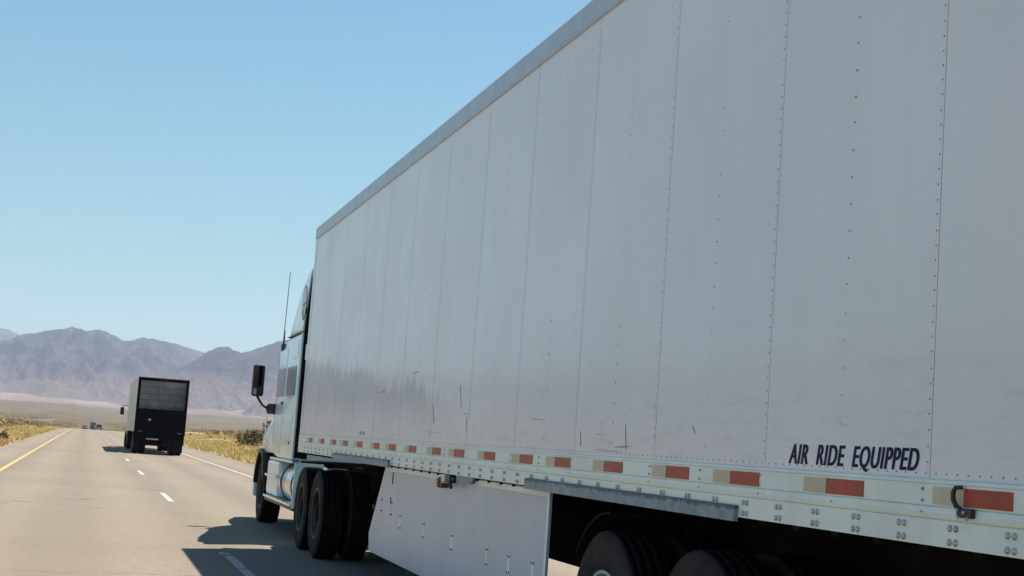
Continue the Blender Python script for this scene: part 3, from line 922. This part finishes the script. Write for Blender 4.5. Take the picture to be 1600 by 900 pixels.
# hood with wheel arches
hood_secs = [rrect(23.56, TC, HW - .10, 1.12, 1.82, .16), rrect(24.0, TC, HW - .06, 1.12, 1.74, .22), rrect(24.6, TC, HW - .04, 1.10, 1.64, .30), rrect(25.2, TC, HW - .10, 1.02, 1.50, .30), rrect(25.55, TC, HW - .20, .95, 1.34, .26), rrect(25.66, TC, HW - .34, 1.0, 1.2, .09)]
hood = MB().loft(hood_secs).build('hood', 'white_paint', tr)
MB().loft([rrect(25.15, TC, HW - .02, .38, .98, .10), rrect(25.55, TC, HW - .04, .36, .96, .10), rrect(25.74, TC, HW - .16, .40, .90, .10)]).build('bumper', 'white_paint', tr)
MB().box(TC - .55, TC + .55, 25.6, 25.7, .93, 1.25).build('grille', 'black', hood)
MB().bbox(TX0 + .06, TX0 + .11, 24.05, 24.16, 1.36, 1.42, .01).build('hood_latch', 'black', hood)
MB().bbox(TX0 + .03, TX0 + .075, 24.10, 24.42, 1.20, 1.31, .02).build('turn_lamp', 'alu', hood)
for s, x in ((-1, TX0), (1, TX1 - .36)):                          # front fenders over the steer wheels
    pts = [(24.5 + .66 * math.cos(R(t)), .52 + .66 * math.sin(R(t))) for t in range(8, 165, 12)]
    pin = [(24.5 + .60 * math.cos(R(t)), .52 + .60 * math.sin(R(t))) for t in range(164, 7, -12)]
    MB().prism(pts + pin, x - .0, x + .36, 'x').build('front_fender', 'black', tr)
MB().prism([(22.62, 2.82), (23.2, 2.42), (23.56, 1.90), (23.60, 1.92), (23.24, 2.45), (22.66, 2.85)], TC - 1.0, TC + 1.0, 'x').build('windscreen', 'glass', cab)
for s, xx in ((-1, TX0), (1, TX1)):
    def side(y0, y1, z0, z1, d0, d1, name, mat, par, bev=.004):
        x0_, x1_ = (xx - d1, xx - d0) if s < 0 else (xx + d0, xx + d1)
        return MB().bbox(x0_, x1_, y0, y1, z0, z1, bev).build(name, mat, par)
    door = side(21.93, 22.86, 1.14, 2.70, -.03, .010, 'door', 'white_paint', tr, .012)
    side(21.99, 22.80, 1.98, 2.40, .0, .014, 'door_window', 'tinted', door)
    side(22.86, 22.885, 1.30, 2.60, .0, .011, 'door_seal', 'black', door)
    side(22.03, 22.15, 1.86, 1.90, .008, .030, 'door_handle', 'black', door)
    lower = side(21.98, 22.78, 1.25, 1.72, .0, .013, 'door_moulding', 'white_paint', door)
    side(20.85, 21.80, 1.98, 2.40, .0, .012, 'sleeper_window', 'tinted', tr)
    lock = side(20.85, 21.80, 1.26, 1.74, -.02, .013, 'luggage_door', 'white_paint', tr, .01)
    side(20.95, 21.03, 1.30, 1.335, .010, .022, 'luggage_latch', 'black', lock)
    side(20.80, 21.40, 2.50, 2.74, -.02, .012, 'sleeper_vent_panel', 'white_paint', tr, .01)
    side(20.60, 20.638, 1.10, 2.85, -.03, .006, 'side_extender', 'white_paint', tr, .01)
    side(19.80, 20.595, 1.12, 3.60, -.09, -.02, 'extender_rubber_gap_shade', 'gap', tr, .01)  # extender rubber, widened so its black also paints the shade in the gap
    side(20.40, 22.9, 1.045, 1.078, -.10, .025, 'cab_skirt_trim', 'alu', tr, .008)
    # fuel tank, straps, steps and battery box
    xt = xx + .33 if s < 0 else xx - .33
    tank = MB().lathe([(20.28, .001), (20.28, .27), (20.31, .30), (22.12, .30), (22.15, .27), (22.15, .001)], 36, (xt, 0, .745), axis='y').build('fuel_tank', 'alu', tr)
    for ys_ in (20.62, 21.75):
        MB().lathe([(ys_, .296), (ys_, .309), (ys_ + .09, .309), (ys_ + .09, .296)], 36, (xt, 0, .745), axis='y').build('tank_strap', 'black', tank)
    MB().lathe([(.0, .05), (.04, .05), (.04, .001)], 14, (xt - s * .02, 21.2, 1.03), axis='z').build('filler_cap', 'black', tank)
    side(22.2, 23.55, .50, 1.03, -.35, -.03, 'battery_box', 'white_paint', tr, .05)
    for z in (.46, .78):
        side(22.16 if z > .6 else 20.4, 23.5, z, z + .035, -.20, .012, 'cab_step', 'alu', tr, .006)
    side(20.26, 20.30, .44, 1.06, -.40, -.0, 'tank_end_fairing', 'white_paint', tr, .012)
    side(20.30, 23.55, .405, .455, -.30, -.02, 'chassis_fairing_lip', 'black', tr, .01)
    # mirror on a swan-neck arm
    mx = TX0 - .30 if s < 0 else TX1 + .30
    mir = MB().bbox(mx - .09, mx + .09, 22.86, 22.98, 1.975, 2.455, .035).build('mirror', 'black', tr)
    MB().bbox(mx - .074, mx + .074, 22.852, 22.858, 2.12, 2.44, .002).build('mirror_glass', 'mirror', mir)
    MB().bbox(mx - .066, mx - .022, 22.852, 22.858, 2.0, 2.09, .002).build('convex_mirror_glass', 'bolt', mir)
    e_ = -s
    MB().tube([(mx, 22.93, 1.985), (mx + e_ * .04, 22.93, 1.92), (mx + e_ * .10, 22.93, 1.845), (mx + e_ * .17, 22.93, 1.805), (mx + e_ * .24, 22.93, 1.795)], .019, 10).build('mirror_arm', 'black', mir)
    MB().loft([rrect(22.86, xx - e_ * .01, .045, 1.72, 1.88, .03, .03), rrect(22.95, xx - e_ * .05, .09, 1.72, 1.88, .05, .05), rrect(23.08, xx - e_ * .0, .05, 1.74, 1.86, .03, .03)]).build('mirror_bracket', 'black', mir)
# antenna and its bracket
abr = MB().bbox(TX0 - .03, TX0 + .06, 22.56, 22.66, 2.68, 2.79, .008).build('antenna_bracket', 'black', tr)
MB().tube([(TX0 - .002, 22.61, 2.79), (TX0 - .002, 22.61, 3.0), (TX0 - .006, 22.61, 3.0), (TX0 + .012, 22.66, 3.90)], [.014, .012, .007, .0045], 6).build('antenna', 'black', tr)
# oval emblem on the fairing side
em = MB()
ov = [(20.62 + .20 * math.cos(t), 3.26 + .24 * math.sin(t)) for t in [2 * math.pi * k / 28 for k in range(28)]]
ovi = [(20.62 + .188 * math.cos(t), 3.26 + .228 * math.sin(t)) for t in [2 * math.pi * k / 28 for k in range(28)]]
xe = TX0 - .009
vs = [(xe, a, c_) for a, c_ in ov] + [(xe, a, c_) for a, c_ in ovi] + [(xe + .02, a, c_) for a, c_ in ov]
em.add(vs, [(k, (k + 1) % 28, (k + 1) % 28 + 28, k + 28) for k in range(28)] + [(k, (k + 1) % 28, (k + 1) % 28 + 56, k + 56) for k in range(28)])
emblem = em.build('fairing_emblem', 'navy', fair)
MT['emblem_fill'] = simple('emblem_pale_blue', (0.52, 0.67, 0.71), 0.4, var=.1)
MB().prism(ovi, xe + .001, xe + .02, 'x').build('emblem_field', 'emblem_fill', emblem)
for (a0, z0_, a1, z1_) in ((20.76, 3.22, 20.50, 3.27), (20.50, 3.27, 20.72, 3.10), (20.70, 3.16, 20.66, 3.06), (20.62, 3.12, 20.60, 3.04)):
    d = Vector((0, a1 - a0, z1_ - z0_)).normalized(); nn = Vector((0, -d.z, d.y)) * .008
    q0, q1 = Vector((xe - .001, a0, z0_)), Vector((xe - .001, a1, z1_))
    MB().add([q0 + nn, q1 + nn, q1 - nn, q0 - nn, q0 + nn + Vector((.004, 0, 0)), q1 + nn + Vector((.004, 0, 0)), q1 - nn + Vector((.004, 0, 0)), q0 - nn + Vector((.004, 0, 0))],
             [(0, 1, 2, 3), (7, 6, 5, 4), (0, 4, 5, 1), (1, 5, 6, 2), (2, 6, 7, 3), (3, 7, 4, 0)]).build('emblem_stroke', 'navy', emblem)
for x in (3.5, 4.3):
    MB().box(x, x + .08, 16.9, 25.3, .80, 1.06).build('frame_rail', 'under', tr)
MB().bbox(3.45, 4.43, 17.9, 19.0, 1.065, 1.16, .02).build('fifth_wheel', 'under', tr)
MB().box(3.3, 4.6, 20.0, 20.32, .85, 1.1).build('deck_plate', 'under', tr)
for ya in (17.81, 19.12):
    MB().tube([(3.0, ya, .52), (4.88, ya, .52)], .09, 12).lathe([(3.7, .01), (3.7, .16), (3.94, .22), (4.18, .16), (4.18, .01)], 16, (0, ya, .52)).build('drive_axle', 'under', tr)
    for x, fl in ((2.85, False), (3.19, True), (4.69, False), (5.03, True)):
        wheel(tr, x, ya, .52, .26, 'dark_rim', fl)
for x, fl in ((2.97, False), (4.91, True)):
    wheel(tr, x, 24.5, .52, .29, 'lug', fl)
MB().tube([(3.0, 24.5, .50), (4.88, 24.5, .50)], .05, 10).build('steer_axle', 'under', tr)
for x in (4.58,):
    MB().box(x, x + .56, 17.08, 17.092, .18, .95).build('mud_flap', 'flap', tr)
MB().box(3.2, 4.7, 20.34, 25.2, .55, .80).build('engine_and_gearbox', 'under', tr)

# ------------------------------------------------------------------ the box trailer truck ahead
BX0, BX1, BY0, BY1, BZ0, BZ1 = 2.32, 4.74, 75.0, 89.6, 1.05, 3.72
bt = thing('box_truck', 'white box truck ahead in the right lane with grey roll-up rear door', 'truck', ((BX0 + BX1) / 2, BY0, 0))
box = MB().box(BX0 + .05, BX1 - .05, BY0 + .12, BY1, BZ0 + .06, BZ1 - .02).build('box_body', 'old_box', bt)
for i in range(12):
    y0 = BY0 + .12 + i * 1.2
    MB().bbox(BX0, BX0 + .05, y0 + .006, y0 + 1.194, BZ0 + .13, BZ1 - .12, .004).build('side_panel', 'old_box', box)
for x in (BX0 - .01, BX1 - .06):
    MB().bbox(x, x + .07, BY0 + .1, BY1, BZ1 - .118, BZ1, .01).build('roof_rail', 'old_box', box)
    MB().bbox(x, x + .07, BY0 + .1, BY1, BZ0, BZ0 + .125, .01).build('floor_rail', 'old_box', box)
fr = MB().bbox(BX0 - .012, BX0 + .11, BY0 - .01, BY0 + .11, BZ0 - .05, BZ1 + .01, .012).bbox(BX1 - .11, BX1 + .012, BY0 - .01, BY0 + .11, BZ0 - .05, BZ1 + .01, .012)
fr.bbox(BX0 + .11, BX1 - .11, BY0 - .008, BY0 + .10, BZ1 - .14, BZ1 + .008, .012).build('rear_door_frame', 'old_gate', bt)
dr = MB().box(BX0 + .11, BX1 - .11, BY0 + .07, BY0 + .10, BZ0, BZ1 - .14).build('roll_up_door', 'old_door', bt)
for i in range(8):
    z0 = BZ0 + .02 + i * .315
    MB().bbox(BX0 + .115, BX1 - .115, BY0 + .035, BY0 + .07, z0, z0 + .303, .012).build('door_slat', 'old_door', dr)
gt = MB().bbox(BX0 + .08, BX1 - .08, BY0 - .16, BY0 - .04, .78, 2.20, .02).build('lift_gate', 'old_gate', bt)
for x in (BX0 + .02, BX1 - .12):
    MB().bbox(x, x + .10, BY0 - .14, BY0 - .015, .55, 2.2 if x < 3 else 3.1, .015).build('lift_gate_column', 'old_gate', gt)
MB().bbox(BX0 + .62, BX0 + .74, BY0 - .22, BY0 - .15, 1.63, 1.72, .012).build('gate_latch', 'bolt', gt)
for i in range(5):
    MB().bbox(BX0 + .14, BX1 - .14, BY0 - .185, BY0 - .155, .86 + i * .26, .90 + i * .26, .008).build('gate_rib', 'old_gate', gt)
MB().bbox(BX0 + .35, BX1 - .3, BY0 - .06, BY0 + .06, .42, .58, .02).build('bumper_bar', 'under', bt)
for x in (BX0 + .14, BX1 - .40):
    lt = MB().bbox(x, x + .24, BY0 - .21, BY0 - .165, 1.06, 1.13, .012).build('tail_lamp', 'dark_lens', bt)
    MB().bbox(x + .06, x + .18, BY0 - .222, BY0 - .208, 1.075, 1.115, .006).build('lamp_reflector', 'galv', lt)
for i in range(3):
    MB().bbox(3.35 + i * .14, 3.41 + i * .14, BY0 - .02, BY0 - .006, BZ1 - .09, BZ1 - .05, .004).build('clearance_lamp', 'red_lens', bt)
MB().box(BX0 + .75, BX1 - .75, BY0 + .4, BY1 - .5, .80, 1.05).build('chassis', 'under', bt)
for ya in (76.35, 77.65, 87.2, 88.5):
    for x, fl in ((BX0 + .16, False), (BX0 + .48, True), (BX1 - .48, False), (BX1 - .16, True)):
        wheel(bt, x, ya, .5, .25, 'steel', fl, hub=False)
    MB().tube([(BX0 + .3, ya, .5), (BX1 - .3, ya, .5)], .08, 8).build('axle', 'under', bt)
for x in (BX0 + .02, BX1 - .62):
    MB().box(x, x + .6, 75.55, 75.57, .14, 1.04).build('mud_flap', 'flap', bt)
for ya in (93.8,):
    for x, fl in ((BX0 + .2, False), (BX1 - .2, True)):
        wheel(bt, x, ya, .5, .27, 'steel', fl, hub=False)
bc = (BX0 + BX1) / 2
bcab = MB().loft([rrect(90.2, bc, 1.16, .95, 3.2, .12), rrect(91.6, bc, 1.16, .95, 3.2, .15), rrect(92.4, bc, 1.12, .95, 2.75, .2), rrect(92.9, bc, 1.05, 1.0, 2.0, .15)]).build('cab', 'white_paint', bt)
MB().loft([rrect(92.8, bc, 1.02, .55, 1.95, .2), rrect(93.8, bc, 1.05, .55, 1.75, .25), rrect(94.6, bc, .95, .5, 1.45, .25)]).build('hood', 'white_paint', bt)
MB().bbox(bc - 1.17, bc - 1.14, 91.0, 91.9, 1.9, 2.6, .01).build('cab_window', 'glass', bcab)
MB().tube([(bc - .85, 90.0, .85), (bc - .85, 91.9, .85)], .28, 18).build('fuel_tank', 'alu', bt)
for s in (-1, 1):
    mx = bc + s * 1.48
    m_ = MB().bbox(mx - .11, mx + .11, 92.0, 92.1, 1.92, 2.36, .03).build('mirror', 'black', bt)
    MB().tube([(mx, 92.05, 2.36), (mx, 92.05, 2.44), (bc + s * 1.1, 92.05, 2.46)], .02, 6).build('mirror_arm', 'black', m_)

# ------------------------------------------------------------------ traffic far ahead
def car(name, label, cat, x, y, L, W, H, paint, kind='sedan'):
    z = road_z(y)
    t = thing(name, label, cat, (x, y, z), 'traffic far ahead')
    hw = W / 2
    d = .0
    belt = z + H * .58
    def sec(yy, w, z0, z1, r): return rrect(yy, x, w, z0, z1, r, .08, 4)
    body = MB().loft([sec(y, hw * .90, z + .42, belt - .10, .12), sec(y + .10, hw * .98, z + .28, belt - .02, .12), sec(y + L * .2, hw, z + .24, belt, .10), sec(y + L * .7, hw, z + .24, belt - .02, .12),
                      sec(y + L * .94, hw * .95, z + .26, belt - .16, .14), sec(y + L, hw * .84, z + .36, belt - .28, .12)]).build('body', paint, t)
    if kind == 'pickup':
        c0, c1, c2, c3 = L * .36, L * .40, L * .58, L * .70
    elif kind == 'suv':
        c0, c1, c2, c3 = L * .02, L * .08, L * .55, L * .70
    else:
        c0, c1, c2, c3 = L * .08, L * .24, L * .50, L * .70
    top = z + H
    cab_ = MB().loft([sec(y + c0, hw * .92, belt - .08, belt + .02, .04), sec(y + c1, hw * .80, belt - .08, top - .02, .10), sec(y + (c1 + c2) / 2, hw * .79, belt - .08, top, .12), sec(y + c2, hw * .80, belt - .08, top - .03, .10), sec(y + c3, hw * .9, belt - .08, belt + .01, .04)]).build('cabin', paint, t)
    zq0, zq1 = belt + .05, top - .10
    yq0, yq1 = y + c0 + (c1 - c0) * .12, y + c0 + (c1 - c0) * .86
    MB().add([(x - hw * .80, yq0 - .03, zq0), (x + hw * .80, yq0 - .03, zq0), (x + hw * .70, yq1 - .03, zq1), (x - hw * .70, yq1 - .03, zq1),
              (x - hw * .80, yq0 + .05, zq0), (x + hw * .80, yq0 + .05, zq0), (x + hw * .70, yq1 + .05, zq1), (x - hw * .70, yq1 + .05, zq1)],
             [(0, 1, 2, 3), (7, 6, 5, 4), (0, 4, 5, 1), (1, 5, 6, 2), (2, 6, 7, 3), (3, 7, 4, 0)]).build('rear_window', 'glass', cab_)
    for s in (-1, 1):
        xx = x + s * hw * .85
        MB().prism([(y + c1 + .05, zq0), (y + c3 - .25, zq0), (y + c2, zq1), (y + c1 + .1, zq1)], min(xx, xx + s * .03), max(xx, xx + s * .03), 'x').build('side_window', 'glass', cab_)
        xl = x + s * hw * .78
        MB().bbox(xl - .14, xl + .14, y - .03, y + .08, belt - .32, belt - .12, .02).build('tail_lamp', 'red_lens', t)
    MB().bbox(x - hw * .92, x + hw * .92, y - .06, y + .10, z + .32, z + .52, .03).build('bumper', 'bolt' if kind == 'pickup' else paint, t)
    MB().bbox(x - .26, x + .26, y - .045, y + .03, z + .60, z + .74, .006).build('number_plate', 'old_box', t)
    for yy in (y + L * .19, y + L * .81):
        for s in (-1, 1):
            wheel(t, x + s * (hw - .11), yy, .34, .22, 'steel', s > 0, z + .34, hub=False)
    return t
MT['car_red'] = simple('dark_red_car_paint', (0.10, 0.012, 0.014), 0.3, 0, .1, 2, coat=.5)
MT['car_black'] = simple('black_car_paint', (0.015, 0.018, 0.02), 0.25, 0, .1, 2, coat=.5)
MT['car_grey'] = simple('dark_grey_car_paint', (0.04, 0.045, 0.05), 0.3, 0.2, .1, 2, coat=.5)
car('red_car', 'small dark red car far ahead in the left lane beside the yellow line', 'car', 0.0, 540, 4.5, 1.8, 1.5, 'car_red')
car('black_suv', 'black sport utility car far ahead, left of the dark pickup', 'car', 3.0, 600, 4.7, 1.95, 1.8, 'car_black', 'suv')
car('dark_pickup', 'dark grey pickup with pale bumper far ahead in the right lane', 'pickup', 4.2, 470, 5.4, 1.95, 1.75, 'car_grey', 'pickup')
dz = road_z(720)
dt = thing('distant_box_truck', 'tiny grey box truck farthest along the road beyond the cars', 'truck', (3.6, 720, dz), 'traffic far ahead')
MB().bbox(2.35, 4.85, 720, 731, dz + 1.1, dz + 4.0, .05).build('box_body', 'old_door', dt)
MB().bbox(2.5, 4.7, 731.3, 733.5, dz + .6, dz + 3.0, .2).build('cab', 'old_box', dt)
for yy in (722, 732.5):
    for x_ in (2.6, 4.6):
        wheel(dt, x_, yy, .5, .25, 'steel', x_ > 3, dz + .5, hub=False)

# ------------------------------------------------------------------ scrub
def foliage_mesh(name, n, rx, rz, size, seed, blade=False):
    rg = random.Random(seed)
    vs, fs, tint = [], [], []
    lobes = [(rg.uniform(-.55, .55) * rx, rg.uniform(-.55, .55) * rx, rg.uniform(.3, .75) * rz, rg.uniform(.35, .6) * rx) for _ in range(9)]
    for _ in range(n):
        lx, ly, lz, lr = rg.choice(lobes)
        while True:
            d = Vector((rg.uniform(-1, 1), rg.uniform(-1, 1), rg.uniform(-1, 1)))
            if .25 < d.length < 1: break
        p = Vector((lx, ly, lz)) + Vector((d.x * lr, d.y * lr, d.z * lr * rz / rx))
        if p.z < .03: p.z = rg.uniform(.03, .15)
        u = Vector((rg.gauss(0, 1), rg.gauss(0, 1), rg.gauss(0, 1))).normalized()
        w = u.orthogonal().normalized()
        w = Matrix.Rotation(rg.uniform(0, 6.28), 3, u) @ w
        s = size * rg.uniform(.6, 1.4)
        o = len(vs)
        vs += [p - w * s, p + u.cross(w) * s * .45, p + w * s, p - u.cross(w) * s * .45]
        fs.append((o, o + 1, o + 2, o + 3))
        tint.append(rg.random())
    me = bpy.data.meshes.new(name)
    me.from_pydata([tuple(v) for v in vs], [], fs)
    at = me.attributes.new('tint', 'FLOAT', 'FACE')
    at.data.foreach_set('value', tint)
    return me
def stems_mesh(rx, rz, seed):
    rg = random.Random(seed)
    b = MB()
    for _ in range(9):
        a = rg.uniform(0, 6.28); q = rg.uniform(.3, .9) * rx
        b.tube([(0, 0, -.05), (q * .4 * math.cos(a), q * .4 * math.sin(a), rz * .4), (q * math.cos(a), q * math.sin(a), rz * rg.uniform(.7, 1.0))], [.025, .015, .005], 5)
    return b.mesh('stems')
kinds = {'leaf': [], 'leaf_dark': [], 'leaf_brown': []}
for i in range(4):
    kinds['leaf'].append((foliage_mesh('foliage', 520, .62, .95, .075, 20 + i), stems_mesh(.6, .95, 60 + i)))
for i in range(3):
    kinds['leaf_dark'].append((foliage_mesh('foliage', 620, .8, 1.1, .085, 30 + i), stems_mesh(.75, 1.1, 70 + i)))
    kinds['leaf_brown'].append((foliage_mesh('foliage', 420, .6, .65, .07, 40 + i), stems_mesh(.55, .65, 80 + i)))
rg = random.Random(77)
def bush(kind, x, y, s, label, group, sz=1.0, name='desert_bush'):
    fm, sm = rg.choice(kinds[kind])
    e = thing(name, label, 'bush', (x, y, ground_z(x, y) - .03), group)
    e.rotation_euler = (0, 0, rg.uniform(0, 6.28))
    e.scale = (s, s, s * sz)
    link('foliage', fm, kind, e)
    link('stems', sm, 'stem', e)
    return e
bush('leaf_dark', 13.4, 128, 1.25, 'dark brown-green bush on the right verge, left of two beside the tractor hood', 'dark bushes by the tractor hood', 1.1)
bush('leaf_dark', 14.9, 124, 1.55, 'larger dark bush on the right verge just ahead of the tractor hood', 'dark bushes by the tractor hood', 1.15)
bush('leaf', 15.6, 127, 1.6, 'yellow-green bush growing between the two dark bushes by the tractor hood', 'dark bushes by the tractor hood', 1.3)
bush('leaf_brown', -4.35, 84.5, 1.0, 'dead red-brown bush at the left edge of the picture beside the shoulder', 'bushes left of the road', .9, 'dead_bush')
n_l = n_r = 0
for _ in range(2000):
    y = 62 + 300 * rg.random() ** 1.3
    left = rg.random() < .5
    if left:
        x = -rg.uniform(5.5, 6 + .055 * y + 5)
        if n_l > 45 or x < -.075 * y - 3: continue
        n_l += 1
    else:
        x = rg.uniform(9.5 + .02 * y, .145 * y + 5)
        if x < .045 * y or n_r > 62: continue
        if 11 < x < 18 and 120 < y < 134: continue
        n_r += 1
    k = rg.choices(['leaf', 'leaf_dark', 'leaf_brown'], [7, 2, 2])[0]
    lab = {'leaf': 'olive desert bush in the dry scrub ', 'leaf_dark': 'dark green desert bush in the dry scrub ', 'leaf_brown': 'dead brown desert bush in the dry scrub '}[k] + ('left of the road' if left else 'right of the road')
    bush(k, x, y, rg.uniform(.22, .62), lab, ('bushes left of the road' if left else 'bushes right of the road') + {'leaf': '', 'leaf_dark': ', dark', 'leaf_brown': ', dead'}[k], rg.uniform(.7, 1.1))
# verge grass: blades in tufts
def grass_mesh(seed, n, region):
    rg = random.Random(seed)
    vs, fs, tint = [], [], []
    made = 0
    while made < n:
        x, y = region(rg)
        dn = noise.noise(Vector((x * .22, y * .12, 2.0))) + .55 * noise.noise(Vector((x * .7, y * .5, 8.0)))
        if dn < rg.uniform(-.35, .45): continue
        made += 1
        z = ground_z(x, y)
        tt = max(0, min(1, .42 + .38 * noise.noise(Vector((x * .12, y * .06, 5.0))) + rg.gauss(0, .16)))
        hgt = rg.uniform(.08, .30) * (1.25 if rg.random() < .2 else 1.0)
        for _ in range(8):
            a = rg.uniform(0, 6.28); lean = rg.uniform(.3, 1.3) * hgt
            bx, by = x + rg.gauss(0, .10), y + rg.gauss(0, .10)
            w = rg.uniform(.012, .026)
            ca, sa = math.cos(a), math.sin(a)
            o = len(vs)
            vs += [(bx - sa * w, by + ca * w, z - .02), (bx + sa * w, by - ca * w, z - .02), (bx + ca * lean, by + sa * lean, z + hgt * rg.uniform(.7, 1.1))]
            fs.append((o, o + 1, o + 2)); tint.append(max(0, min(1, tt + rg.gauss(0, .08))))
    me = bpy.data.meshes.new('dry_grass')
    me.from_pydata(vs, [], fs)
    me.attributes.new('tint', 'FLOAT', 'FACE').data.foreach_set('value', tint)
    return me
def reg_r(rg):
    y = 45 + 260 * rg.random() ** 1.6
    return 7.7 + abs(rg.gauss(0, 1)) * (4 + .075 * y), y
def reg_l(rg):
    y = 40 + 270 * rg.random() ** 1.5
    return -3.75 - abs(rg.gauss(0, 1)) * (2.2 + .03 * y), y
link('dry_grass', grass_mesh(5, 26000, reg_r), 'grass', None, 'stuff')['label'] = 'dry yellow-green grass on the right verge'
link('dry_grass', grass_mesh(6, 13000, reg_l), 'grass', None, 'stuff')['label'] = 'dry yellow grass on the left verge'
# the mass of scrub further out
def scrub_mesh(seed, n):
    rg = random.Random(seed)
    vs, fs, tint = [], [], []
    while n > 0:
        y = 180 + 2600 * rg.random() ** 1.6
        x = rg.uniform(-.09 * y - 10, .17 * y + 10)
        if -9 < x < 14 + .03 * min(y, 500) or -52 < x < -27: continue
        n -= 1
        z = ground_z(x, y)
        s = rg.uniform(.22, .62) * (1 + y / 1500)
        t = rg.random()
        for _ in range(14):
            p = Vector((x + rg.gauss(0, .42) * s, y + rg.gauss(0, .42) * s, z + abs(rg.gauss(.35, .3)) * s))
            u = Vector((rg.gauss(0, 1), rg.gauss(0, 1), rg.gauss(0, 1))).normalized() * s * .34
            w = u.orthogonal() * rg.uniform(.5, 1)
            o = len(vs)
            vs += [p - u, p + w, p + u - w * .6]
            fs.append((o, o + 1, o + 2)); tint.append(max(0, min(1, t + rg.gauss(0, .12))))
    me = bpy.data.meshes.new('desert_scrub')
    me.from_pydata([tuple(v) for v in vs], [], fs)
    me.attributes.new('tint', 'FLOAT', 'FACE').data.foreach_set('value', tint)
    return me
MT['scrub'] = mat_leaf('far_scrub', [(0.0, (0.06, 0.05, 0.02)), (0.35, (0.14, 0.105, 0.04)), (0.7, (0.24, 0.175, 0.065)), (1.0, (0.36, 0.26, 0.11))])
link('desert_scrub', scrub_mesh(9, 11000), 'scrub', None, 'stuff')['label'] = 'scattered low desert scrub covering the far plain'
# loose stones on the shoulders
st = MB()
rs = random.Random(3)
for _ in range(700):
    y = rs.uniform(20, 120)
    x = rs.choice([-3.5 - abs(rs.gauss(0, .5)), 7.55 + abs(rs.gauss(0, .5))])
    s = rs.uniform(.015, .05)
    z = ground_z(x, y)
    vs = [(x + s * rs.uniform(.7, 1.3), y, z), (x, y + s * rs.uniform(.7, 1.3), z), (x - s * rs.uniform(.7, 1.3), y, z), (x, y - s * rs.uniform(.7, 1.3), z), (x, y, z + s * rs.uniform(.6, 1.2))]
    st.add(vs, [(0, 1, 4), (1, 2, 4), (2, 3, 4), (3, 0, 4)])
MT['stone'] = simple('shoulder_gravel', (0.20, 0.17, 0.14), .9, var=.4, scale=3)
st.build('gravel', 'stone', kind='stuff')['label'] = 'loose gravel along the road shoulders'

# ------------------------------------------------------------------ haze
hz = MB().box(-17500, 17500, -17500, 17500, -60, 1150).build('haze', None, kind='stuff')
hm = bpy.data.materials.new('desert_haze')
hm.use_nodes = True
ht = hm.node_tree
ht.nodes.remove(ht.nodes['Principled BSDF'])
pv = ht.nodes.new('ShaderNodeVolumePrincipled')
pv.inputs['Color'].default_value = (0.61, 0.755, 1.0, 1)
pv.inputs['Density'].default_value = 5.2e-5
pv.inputs['Anisotropy'].default_value = 0.2
ht.links.new(pv.outputs[0], ht.nodes['Material Output'].inputs['Volume'])
hz.data.materials.append(hm)
hz['label'] = 'pale dusty haze over the whole valley'
